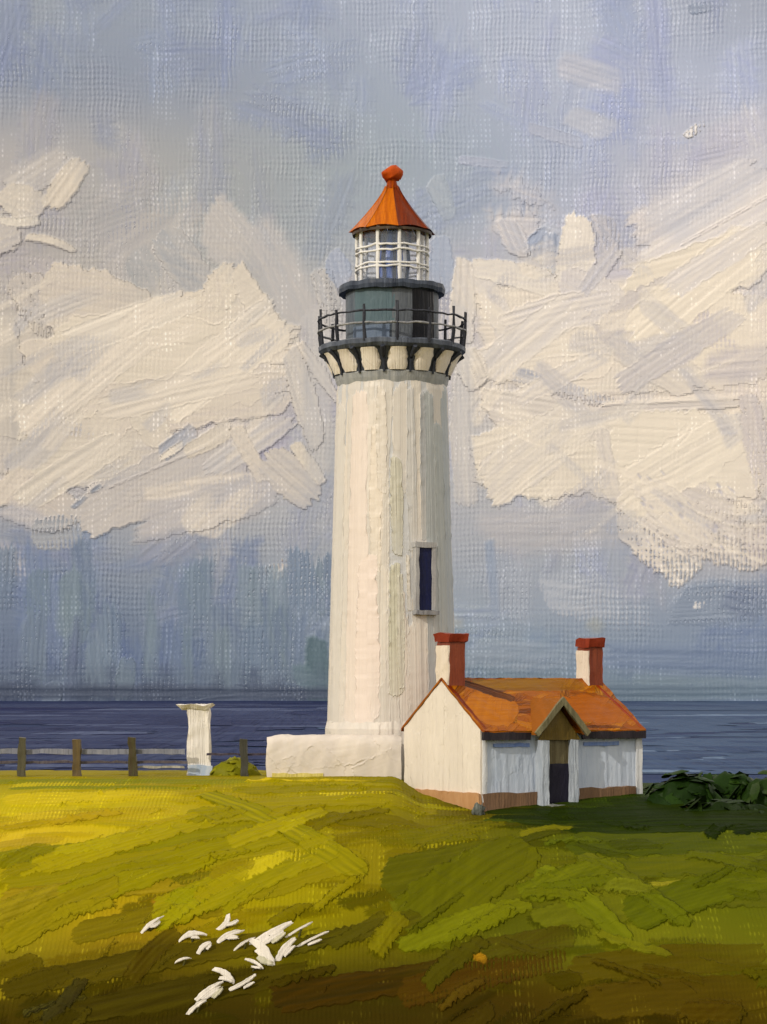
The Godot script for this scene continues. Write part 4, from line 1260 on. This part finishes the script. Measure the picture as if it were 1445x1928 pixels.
func flipped_v(st: SurfaceTool) -> ArrayMesh:
	st.generate_normals()
	st.index()
	var a := st.commit_to_arrays()
	var uv: PackedVector2Array = a[Mesh.ARRAY_TEX_UV]
	for i in uv.size():
		uv[i].y = 1.0 - uv[i].y
	a[Mesh.ARRAY_TEX_UV] = uv
	var mesh := ArrayMesh.new()
	mesh.add_surface_from_arrays(Mesh.PRIMITIVE_TRIANGLES, a)
	return mesh


# ---------------------------------------------------------------- cottage

func build_cottage() -> void:
	var C := thing("cottage", "small white keeper's cottage with orange roof, two chimneys and gabled porch, beside the tower", "cottage", Vector3(6.39, -0.62, 2.1), deg_to_rad(30))
	var hw := 4.35
	var hd := 3.3
	var eave := 2.95
	var rise := 2.15
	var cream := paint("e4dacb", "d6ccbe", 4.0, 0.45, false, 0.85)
	var front_paint := paint("c8d0dc", "a8b4c6", 3.0, 0.45, false, 0.8)  # blue-grey of the shaded front, put into its paint
	var st := mb()
	# gable walls, 0.3 m thick
	var gable := func(x: float, out: bool, tool: SurfaceTool) -> void:
		var top := func(z: float) -> float: return eave + rise * (1.0 - absf(z) / hd)
		var th := -0.3 if x > 0 else 0.3
		for side in [[x, out, 1], [x + th, not out, 2]]:
			surf(tool, func(u: float, v: float):
				var z := (u - 0.5) * 2.0 * hd
				var p := Vector3(side[0], -1.4 + v * (top.call(z) + 1.4), z)
				return p + Vector3(0.05 * noise.get_noise_2d(z * 2.6, p.y * 0.5), 0.02 * noise.get_noise_2d(z * 4.0, 3.0), 0), 24, 12, side[2], side[1])
		for e in [-1.0, 1.0]:
			surf(tool, func(u: float, v: float): return Vector3(x + th * u, -1.4 + v * (eave + 1.4), hd * e), 1, 8, 3, (x > 0) == (e > 0))
	gable.call(-hw, true, st)
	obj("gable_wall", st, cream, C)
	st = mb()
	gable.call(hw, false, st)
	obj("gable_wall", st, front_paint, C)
	# front and back walls between them
	var dw := 0.55
	var px := -0.5
	st = mb()
	block(st, Vector3(hw - 0.3 - dw - 0.005 + px, eave + 1.4, 0.3), Vector3((px - hw + 0.3 - dw) * 0.5, -1.4, hd - 0.15), 0.03, 0.35)
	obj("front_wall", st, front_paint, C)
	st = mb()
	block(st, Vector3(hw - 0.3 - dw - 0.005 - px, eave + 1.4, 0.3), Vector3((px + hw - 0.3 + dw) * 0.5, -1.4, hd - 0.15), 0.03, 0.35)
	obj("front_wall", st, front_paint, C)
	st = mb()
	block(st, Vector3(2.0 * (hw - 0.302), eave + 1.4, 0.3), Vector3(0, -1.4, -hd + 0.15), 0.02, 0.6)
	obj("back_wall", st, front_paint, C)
	st = mb()
	block(st, Vector3(2.0 * dw, 0.8, 0.28), Vector3(px, eave - 0.8, hd - 0.15), 0.02, 0.3)
	obj("door_lintel", st, paint("4a3e24", "6d6246", 2.0), C)
	# pale pilasters and patches of thicker white
	var thick := paint("d9d8d6", "c0c4ca", 2.5, 0.45, false, 1.3)
	for q in [[hw - 0.14, 0.34], [-hw + 0.2, 0.22]]:
		st = mb()
		block(st, Vector3(q[1], eave + 0.1, 0.1), Vector3(q[0], -0.25, hd + 0.03), 0.04, 0.25)
		obj("corner_pilaster", st, thick, C)
	for x in [-2.75, 2.1]:  # blue strips put in as painted shadow lines under the eaves
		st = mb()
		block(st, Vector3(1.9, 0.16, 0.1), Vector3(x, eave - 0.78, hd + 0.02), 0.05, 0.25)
		obj("eave_shadow_strip", st, paint("5b74b4", "8fa2c6", 1.5), C)
	# brick footing, worn and uneven
	st = mb()
	block(st, Vector3(0.16, 0.75, 2.0 * hd + 0.1), Vector3(-hw - 0.06, -0.62, 0.0), 0.09, 0.35)
	obj("footing", st, paint("c49a70", "a87a50", 2.5), C)
	for q in [[-2.65, 3.2, -0.66, 0.8], [2.2, 3.5, -0.42, 0.7]]:
		st = mb()
		block(st, Vector3(q[1], q[3], 0.16), Vector3(q[0], q[2], hd + 0.07), 0.09, 0.35)
		obj("footing", st, paint("86684e", "66503e", 1.5), C)
	# roof slopes, their paint dragged about with a knife
	var rc := Canvas.new(512, 256, [tab, slow, weave])
	rc.stroke(-200, 128, 700, 128, 700, hex("a85405"), hex("a04c05"), {"th": 0.2, "fd": 0.0, "rag": 0.0, "wob": 0.0, "tp": 0.0, "skew": 0.0})
	rc.stroke(-20, 128, 530, 128, 300, hex("b96205"), hex("a85405"), {"th": 1.0})
	for i in 60:
		var x := rc.rng.randf() * 512
		var y := rc.rng.randf() * 256
		var a := rc.rng.randf_range(-0.9, 0.4)
		var q := Vector2(cos(a), sin(a)) * rc.rng.randf_range(24, 60)
		rc.stroke(x - q.x, y - q.y, x + q.x, y + q.y, rc.rng.randf_range(18, 44), hex(["c46c05", "b55c05", "a85004", "bd6608"][i % 4]), hex(["a85604", "c9760c", "964604"][i % 3]), {"th": 1.8, "br": 0.9})
	for i in 26:
		var x := rc.rng.randf() * 512
		var y := rc.rng.randf() * 256
		var a := rc.rng.randf_range(-1.1, 0.2)
		var q := Vector2(cos(a), sin(a)) * rc.rng.randf_range(40, 90)
		rc.stroke(x - q.x, y - q.y, x + q.x, y + q.y, rc.rng.randf_range(14, 34), hex(["d6800c", "8a4204", "c8700a", "743404", "b86006"][i % 5]), hex(["b45a04", "6a3004", "dc8c18"][i % 3]), {"th": 2.8, "br": 1.6, "fd": 0.7})
	rc.stroke(70, 34, 450, 30, 70, hex("a0681c"), hex("8c5418"), {"th": 1.4, "br": 0.5})
	rc.stroke(-10, 150, 170, 150, 190, hex("d27604"), hex("bc6404"), {"th": 3.0, "br": 0.4, "rag": 0.1, "fd": 0.2})
	rc.stroke(300, 160, 512, 150, 170, hex("be6004"), hex("a85204"), {"th": 2.2, "br": 0.5})
	rc.stroke(40, 10, 180, 110, 46, hex("4a200c"), hex("6a3210"), {"fd": 0.3, "th": 1.8, "br": 0.8})  # cast shadow of the left chimney, painted on
	rc.stroke(480, 10, 505, 250, 14, hex("b03a10"), hex("96300e"), {"th": 2.4})
	rc.stroke(6, 10, 12, 250, 14, hex("8a2c0c"), hex("6a220c"), {"th": 2.4})
	rc.lay_weave(0.5)
	var rm := StandardMaterial3D.new()
	rm.albedo_texture = rc.color_texture()
	rm.normal_enabled = true
	rm.normal_texture = rc.normal_texture(0.7)
	rm.roughness = 0.35
	rm.metallic_specular = 0.18
	rm.albedo_color = Color(0.83, 0.88, 0.5)
	var over := 0.32
	var slope := rise / hd
	for sgn in [1.0, -1.0]:
		st = mb()
		var pos := func(u: float, v: float, up: float) -> Vector3:
			# v runs from the ridge down to the eave
			var z: float = v * (hd + over)
			var x := (u - 0.5) * 2.0 * (hw + 0.04)
			var y := eave + rise - z * slope + up
			var p := Vector3(x, y, sgn * z)
			var d := 0.05 * noise.get_noise_2d(x * 1.5, z * 1.5 + sgn * 9.0)
			return p + Vector3(d if absf(u - 0.5) > 0.49 else 0.0, d if up > 0.1 else 0.0, d if v > 0.98 else 0.0)
		surf(st, func(u: float, v: float): return pos.call(u, v, 0.14), 36, 16, 1, sgn < 0)
		surf(st, func(u: float, v: float): return pos.call(u, v, 0.02), 36, 16, 2, sgn > 0)
		surf(st, func(u: float, v: float): return pos.call(u, 1.0, lerpf(0.14, 0.02, v)), 36, 1, 3, sgn < 0)
		surf(st, func(u: float, v: float): return pos.call(0.0, u, lerpf(0.02, 0.14, v)), 16, 1, 4, sgn < 0)
		surf(st, func(u: float, v: float): return pos.call(1.0, u, lerpf(0.14, 0.02, v)), 16, 1, 5, sgn < 0)
		obj("roof_slope", st, rm, C)
	var eaves := paint("1f1c22", "3a3236", 1.5)
	for q in [[-3.15, 2.5], [2.65, 3.5]]:
		st = mb()
		block(st, Vector3(q[1], 0.34, 0.16), Vector3(q[0], eave - over * slope - 0.26, hd + over - 0.04), 0.05, 0.25)
		obj("eave_board", st, eaves, C)
	# chimneys on the ridge ends
	var brick := paint("8f4a30", "6e3424", 1.8)
	var pale_coat := paint("e6d9c8", "d3c4b0", 1.6, 0.45, false, 1.3)
	var cap := paint("96402a", "702c1c", 1.4, 0.35, true)
	for q in [[-hw + 0.5, 1.55, 0.8, 1.1], [hw - 0.52, 1.4, 0.75, 1.0]]:
		st = mb()
		block(st, Vector3(q[2], q[1] + 0.8, q[3]), Vector3(q[0], eave + rise - 0.6, 0), 0.04, 0.25)
		var ch := obj("chimney", st, brick, C)
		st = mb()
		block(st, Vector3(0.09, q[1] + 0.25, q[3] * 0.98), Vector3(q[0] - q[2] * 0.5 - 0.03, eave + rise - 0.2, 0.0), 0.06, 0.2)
		obj("sunlit_side", st, pale_coat, ch)  # cream panel that paints the chimney's left face as sunlit
		st = mb()
		block(st, Vector3(q[2] * 1.22, 0.4, q[3] * 1.16), Vector3(q[0], eave + rise + q[1] + 0.2, 0), 0.1, 0.2, Basis(), 1.06)
		obj("chimney_cap", st, cap, ch)
	# porch
	var pd := 0.6
	var jamb := paint("bcc3cb", "929ca8", 1.6, 0.45, false, 1.3)
	for sx in [-1.0, 1.0]:
		st = mb()
		block(st, Vector3(0.36, 2.95, pd), Vector3(px + sx * 0.78, -0.5, hd + pd * 0.5), 0.05, 0.25)
		obj("porch_pier", st, jamb, C)
	var apex := 4.22
	for sx in [-1.0, 1.0]:
		st = mb()
		var pr := func(u: float, v: float, up: float) -> Vector3:
			var x: float = u * 1.38
			var y := apex - u * 1.52 + up
			return wob(Vector3(px + sx * x, y, lerpf(hd - 1.6, hd + pd + 0.12, v)), 0.04, 1.5)
		surf(st, func(u: float, v: float): return pr.call(u, v, 0.12), 8, 8, 1, sx < 0)
		surf(st, func(u: float, v: float): return pr.call(u, v, 0.0), 8, 8, 2, sx > 0)
		surf(st, func(u: float, v: float): return pr.call(u, 1.0, 0.12 * v), 8, 1, 3, sx > 0)
		surf(st, func(u: float, v: float): return pr.call(1.0, u, 0.12 * v), 8, 1, 4, sx < 0)
		obj("porch_roof", st, paint("98581a", "7c4a18", 2.0, 0.35, true), C)
		st = mb()
		block(st, Vector3(0.25, 2.16, 0.14 + 0.01 * sx), Vector3(px + sx * 1.4, apex - 1.5, hd + pd + 0.18), 0.04, 0.25, Basis(Vector3.BACK, sx * 0.753))
		obj("bargeboard", st, paint("5c563e", "8a8464", 1.0), C)
	st = mb()
	surf(st, func(u: float, v: float):
		var w := 1.16 * (1.0 - v)
		return wob(Vector3(px + (u - 0.5) * 2.0 * w, 2.46 + v * 1.45, hd + pd - 0.1), 0.03, 2.0), 8, 6)
	obj("porch_gable", st, paint("4f4018", "6d5a26", 1.4), C)
	st = mb()
	block(st, Vector3(1.2, 1.1, 0.08), Vector3(px, 1.4, hd + 0.3), 0.03, 0.25)
	obj("fanlight", st, paint("4a4028", "7a7358", 1.2), C)
	st = mb()
	block(st, Vector3(1.2, 1.75, 0.1), Vector3(px, -0.35, hd + 0.3), 0.03, 0.25)
	obj("door", st, paint("14131f", "302e3e", 1.2, 0.35), C)
	st = mb()
	block(st, Vector3(1.5, 0.22, 0.6), Vector3(px, -0.62, hd + pd + 0.1), 0.06, 0.2)
	obj("doorstep", st, paint("9a9c96", "6f726e", 1.4), C)


# ---------------------------------------------------------------- smaller things

func build_small() -> void:
	# low annex before the tower
	var A := thing("annex", "long low whitewashed annex with a rounded top in front of the lighthouse base", "outbuilding", Vector3(-2.3, 0, -0.1))
	var st := mb()
	var pale_coat := paint("ddd2c4", "cbc2b8", 4.0, 0.5, true, 0.7)
	surf(st, func(u: float, v: float):
		# a round-shouldered section swept along the length
		var a := lerpf(-0.02, PI + 0.02, v)
		var k := func(q: float) -> float: return signf(q) * pow(absf(q), 0.42)
		var x := (u - 0.5) * 6.3
		var hgt := 1.95 - 0.12 * smoothstep(0.42, 0.5, absf(u - 0.5))
		return wob(Vector3(x, -0.3 + (hgt + 0.3) * k.call(sin(clampf(a, 0.0, PI))), 0.95 * k.call(cos(a))), 0.09, 0.9), 40, 24, 1, true)
	for e in [0.0, 1.0]:
		surf(st, func(u: float, v: float):
			var a := v * PI
			var k := func(q: float) -> float: return signf(q) * pow(absf(q), 0.42)
			return wob(Vector3((e - 0.5) * 6.3, (-0.3 + 2.13 * k.call(sin(a))) * lerpf(1.0, 1.0, u), 0.95 * k.call(cos(a)) * u), 0.09, 0.9), 6, 24, 2, e > 0.5)
	obj("wall", st, pale_coat, A)
	st = mb()
	block(st, Vector3(2.4, 0.5, 0.2), Vector3(-1.7, -0.32, 0.95), 0.07, 0.25)
	obj("yellow_skirting", st, paint("d3c67c", "c2b258", 2.0), A)
	# white pillar beyond the fence
	var P := thing("pillar", "white painted pillar with a flared top standing at the end of the fence", "pillar", Vector3(-8.75, -0.15, -1.0))
	var white := paint("efe8dc", "d6d0c8", 1.4, 0.42, false, 1.3)
	st = mb()
	block(st, Vector3(1.08, 3.35, 0.9), Vector3.ZERO, 0.1, 0.25, Basis(), 0.93)
	obj("shaft", st, white, P)
	st = mb()
	block(st, Vector3(1.3, 0.2, 1.0), Vector3(-0.16, 3.33, 0), 0.16, 0.15, Basis(Vector3.BACK, 0.03), 1.3)
	obj("capstone", st, white, P)
	st = mb()
	block(st, Vector3(1.12, 0.75, 0.16), Vector3(0.06, -0.1, 0.44), 0.09, 0.2)
	obj("blue_foot", st, paint("9fb0c8", "c6ccd4", 1.4, 0.42, true), P)
	# fence
	var F := thing("fence", "timber fence with weathered posts and pale rails along the edge of the headland, left", "fence", Vector3.ZERO)
	var wood := [paint("454233", "5c5842", 0.8), paint("6b5a36", "564a34", 0.8), paint("50502f", "44382a", 0.8), paint("3a3a34", "4e4c40", 0.8)]
	var xs := [-19.6, -17.0, -14.4, -11.75, -6.5]
	for i in 5:
		st = mb()
		block(st, Vector3(0.38, 2.0 + 0.1 * (i % 2), 0.3), Vector3(xs[i], land(xs[i], 0.3) - 0.25, 0.3), 0.08, 0.25, Basis(Vector3.BACK, 0.02 * (i - 2)), 0.9)
		obj("post", st, wood[[3, 0, 1, 2, 3][i]], F)
	for r in [[-19.8, -9.35, 1.16, 0.24, "8f9098", "70737f"], [-19.8, -9.2, 0.72, 0.12, "4a4248", "5f5a5c"], [-11.7, -9.35, 0.5, 0.1, "b9b5a8", "7a7668"], [-8.3, -5.4, 1.1, 0.1, "3a3238", "565060"]]:
		st = mb()
		block(st, Vector3(r[1] - r[0], r[3], 0.09), Vector3((r[0] + r[1]) * 0.5, r[2] - 0.1, 0.06), 0.07, 0.3)
		obj("rail", st, paint(r[4], r[5], 1.6), F)
	# stone at the corner of the cottage
	var R := mb()
	surf(R, func(u: float, v: float):
		var t: float = u * TAU if u < 1.0 else 0.0
		var q := PI * v
		var n := Vector3(sin(q) * sin(t), cos(q), -sin(q) * cos(t))
		return n * (0.42 + 0.22 * noise.get_noise_3d(n.x * 1.6, n.y * 1.6, n.z * 1.6)) * 0.72 * Vector3(0.95, 1.0, 0.8), 18, 12)
	var rock := obj("stone", R, paint("8a8c84", "1f241c", 0.8, 0.4, true), self)
	rock.position = Vector3(4.15, land(4.15, 8.0) + 0.15, 8.0)
	tag(rock, "small grey and black stone in the grass below the cottage's front corner", "stone")
	# bushes
	shrub("bush", "rounded olive green bush between the white pillar and the annex", Vector3(-7.05, -0.3, -0.7), Vector3(1.5, 1.2, 0.8), ["7c7a14", "6c6c10", "8a861a"], 120, 3)
	shrub("shrub", "dark green shrub beside the cottage's right corner", Vector3(13.5, -1.45, 5.0), Vector3(2.0, 1.85, 1.3), ["1c300c", "14240a", "263c10"], 210, 4)
	shrub("shrub", "dark green shrub set back behind the others, second from the cottage", Vector3(15.6, -1.4, 3.6), Vector3(2.8, 1.9, 1.4), ["20360e", "182a0b", "304614"], 240, 5)
	shrub("shrub", "broad dark shrub at the far right edge of the slope", Vector3(18.0, -1.5, 5.4), Vector3(2.8, 1.95, 1.6), ["1a2c0b", "20340e", "2c3e12"], 240, 6)
	shrub("shrub", "lowest dark shrub nearest the viewer below the cottage's right corner", Vector3(14.8, -2.2, 7.4), Vector3(3.6, 1.5, 1.2), ["152209", "1b2a0b", "26360f"], 240, 7)
	flowers()


func shrub(called: String, label: String, at: Vector3, size: Vector3, tones: Array, count: int, sd: int) -> void:
	var S := thing(called, label, "bush", at)
	var r := RandomNumberGenerator.new()
	r.seed = sd
	var big := 0.65 if size.z < 1.0 and size.x < 2.0 else 1.0
	var st := mb()
	for i in 5:
		var a := r.randf() * TAU
		bar(st, [Vector3(0, -0.2, 0), Vector3(sin(a) * size.x * 0.2, size.y * 0.35, cos(a) * size.z * 0.2), Vector3(sin(a) * size.x * 0.45, size.y * 0.75, cos(a) * size.z * 0.45)], 0.09, 5, 0.05, 0.03)
	obj("stem", st, paint("2f2614", "443a1c", 1.0), S)
	st = mb()
	surf(st, func(u: float, v: float):
		var t: float = u * TAU if u < 1.0 else 0.0
		var q := PI * v
		var n := Vector3(sin(q) * sin(t), cos(q), -sin(q) * cos(t))
		return n * size * (0.84 + 0.2 * noise.get_noise_3d(n.x * 1.9 + sd, n.y * 1.9, n.z * 1.9) + 0.05 * tab[int(absf(n.x * 70.0 + n.y * 50.0)) & 1023]), 30, 18)
	obj("crown", st, paint(tones[0], tones[1], 1.2, 0.45, true), S)
	for t in 3:
		st = mb()
		for i in count / 3:
			var a := r.randf() * TAU
			var up := r.randf_range(-0.15, 1.0)
			var k := sqrt(maxf(0.0, 1.0 - up * up)) * pow(r.randf(), 0.3)
			var lump := 0.85 + 0.35 * noise.get_noise_2d(a * 1.3 + sd * 7.0, up * 2.0)
			var p := Vector3(sin(a) * k * size.x, up * size.y * pow(r.randf(), 0.15), cos(a) * k * size.z) * lump
			var n := (p / size + Vector3(r.randf_range(-0.4, 0.4), r.randf_range(-0.1, 0.7), r.randf_range(-0.4, 0.4))).normalized()
			var x := n.cross(Vector3(r.randf_range(-1, 1), r.randf_range(-0.4, 1), r.randf_range(-1, 1))).normalized()
			dab(st, Transform3D(Basis(x, n, x.cross(n)), p), r.randf_range(0.6, 1.5) * big, r.randf_range(0.4, 0.8) * big, 0.08, r.randf_range(-0.3, 0.3), r.randi() % 900, 5, 4)
		var leaf := obj("foliage", st, paint(tones[t], tones[(t + 1) % 3], 1.2, 0.45, true), S)
		leaf.set_meta("kind", "stuff")


func flowers() -> void:
	# x, z, then the petals: length, width, turn in the slope, bend
	var says := ["leftmost white flower, a long petal swept up to the right on a dark stem", "white flower with one arched petal, right of the leftmost one", "topmost white flower, a pair of arched petals like a loop",
		"white flower just below the topmost one, leaning right", "small white flower with a yellow heart, left of the big cluster", "broad white flower of slanting petals, the widest of the cluster",
		"large white flower at the middle of the cluster, its petal hanging to the lower right", "white flower right of the cluster's middle, upright petals", "thin white flower at the far right of the cluster, a narrow pointed petal",
		"white flower low under the cluster, half hidden in dark grass", "white flower of several petals, lower left of the cluster"]
	var spots := [[-9.0, 17.6, [[0.75, 0.2, 0.75, 0.2], [0.45, 0.18, 0.2, -0.5]]], [-7.35, 18.2, [[0.7, 0.26, 0.25, 0.55], [0.3, 0.14, -0.7, 0.2]]], [-6.05, 17.5, [[0.55, 0.26, 1.0, -0.7], [0.6, 0.2, -1.1, -0.6]]],
		[-5.9, 18.2, [[0.75, 0.26, 0.5, 0.3], [0.4, 0.2, -0.8, 0.1]]], [-6.85, 18.75, [[0.5, 0.24, 0.8, 0.5], [0.25, 0.14, 0.9, 0.0]]], [-4.4, 18.25, [[1.35, 0.36, 0.6, 0.05], [0.9, 0.26, 0.55, 0.1], [0.6, 0.2, 0.8, 0.0]]],
		[-4.6, 19.1, [[0.9, 0.4, -0.9, 0.4], [0.7, 0.24, -0.7, 0.2], [0.6, 0.3, 0.4, -0.3]]], [-3.75, 18.9, [[0.85, 0.3, 1.0, 0.3], [0.5, 0.2, 0.5, 0.2]]], [-2.75, 18.4, [[0.95, 0.13, 0.5, 0.1], [0.5, 0.14, 0.2, 0.0]]],
		[-6.0, 20.1, [[0.7, 0.28, -0.6, 0.4], [0.5, 0.2, 0.3, 0.3]]], [-6.6, 20.75, [[0.9, 0.26, 0.7, 0.2], [0.75, 0.24, 0.5, 0.1], [0.5, 0.2, 1.0, 0.0]]]]
	var petal := paint("e9e1d3", "c6bfb4", 0.8, 0.4)
	var shade := paint("d3cbb4", "a9a68a", 0.8, 0.4)
	var stem := paint("2c2a0c", "4f4a14", 0.8)
	var r := RandomNumberGenerator.new()
	r.seed = 21
	spots.append_array([[-5.3, 18.6, [[0.6, 0.14, 0.6, 0.2]]], [-4.9, 19.6, [[0.5, 0.16, -0.5, 0.3], [0.35, 0.12, 0.4, 0.0]]], [-3.2, 17.9, [[0.8, 0.12, 0.55, 0.1]]], [-7.6, 19.4, [[0.4, 0.14, 0.3, 0.3]]], [-6.9, 21.3, [[0.7, 0.2, 0.7, 0.2]]], [-5.2, 20.4, [[0.75, 0.2, 0.55, -0.2], [0.4, 0.14, 0.5, 0.0]]]])
	says.append_array(["single slim white petal between the topmost pair and the broad cluster", "white flower hanging below the middle of the cluster, leaning left", "slim white petal above and right of the big cluster", "smallest white flower, alone in the brown grass at the lower left", "white petal cut by the bottom edge of the view", "pair of slim white petals low on the right of the group, in the darkest grass"])
	for i in spots.size():
		spots[i][1] += 0.75
		var q: Array = spots[i]
		var d := 0.4
		var n := Vector3(0, 1, 0.036 * (q[1] - 1.0)).normalized()
		var F := thing("white_flower", says[i], "flower", Vector3(q[0], land(q[0], q[1]), q[1]), 0.0, "white flowers in the dark foreground grass")
		var st := mb()
		bar(st, [Vector3(-0.1, -0.1, 0.1), Vector3(-0.03, 0.2, 0.1), n * 0.16], 0.05, 5, 0.03, 0.03)
		obj("stem", st, stem, F)
		var k := 0
		for p in q[2]:
			# the petals stand up from the grass and face outwards from the slope
			var x := Vector3(1, 0, 0)
			var y := (n + Vector3(0, -0.25, 0.6)).normalized()
			var z: Vector3 = x.cross(y)
			var b := Basis(x, y, z) * Basis(Vector3.UP, p[2] if k == 0 else lerpf(q[2][0][2], p[2], 0.35))
			st = mb()
			dab(st, Transform3D(b, n * (0.17 + 0.05 * k) + b * Vector3(0.14 * k - 0.1, 0, 0.2 * k - 0.1)), p[0] * (1.5 if k == 0 else 1.1), p[1] * 0.92, 0.05, p[3], i * 13 + k * 5, 12, 6)
			obj("petal", st, petal if k < 2 else shade, F)
			k += 1


# ---------------------------------------------------------------- the scene

func _ready() -> void:
	var cam := Camera3D.new()
	cam.name = "camera"
	add_child(cam)
	cam.position = Vector3(0, EYE, 110)
	# level view with a raised lens, so that upright walls stay upright
	cam.set_frustum(48.2 / 110.0 * 0.5, Vector2(0, 8.4 / 110.0 * 0.5), 0.5, 9000.0)
	cam.current = true
	make_tables()
	var env := Environment.new()
	env.background_mode = Environment.BG_SKY
	env.sky = Sky.new()
	env.sky.sky_material = wide_sky()
	env.background_energy_multiplier = SKY_ENERGY
	env.tonemap_mode = Environment.TONE_MAPPER_LINEAR
	env.tonemap_exposure = 1.0
	env.sdfgi_enabled = true
	env.ssao_enabled = true
	env.ssil_enabled = true
	var we := WorldEnvironment.new()
	we.name = "environment"
	we.environment = env
	add_child(we)
	var sun := DirectionalLight3D.new()
	sun.name = "sun"
	sun.light_energy = SUN_ENERGY
	sun.light_color = Color(1.0, 0.965, 0.91)
	sun.light_angular_distance = 0.6
	sun.shadow_enabled = true
	add_child(sun)
	sun.look_at_from_position(Vector3(-0.6, 0.47, 0.66) * 50.0, Vector3.ZERO)
	make_reliefs()
	build_sky()
	build_sea()
	build_ground()
	build_lighthouse()
	build_cottage()
	build_small()
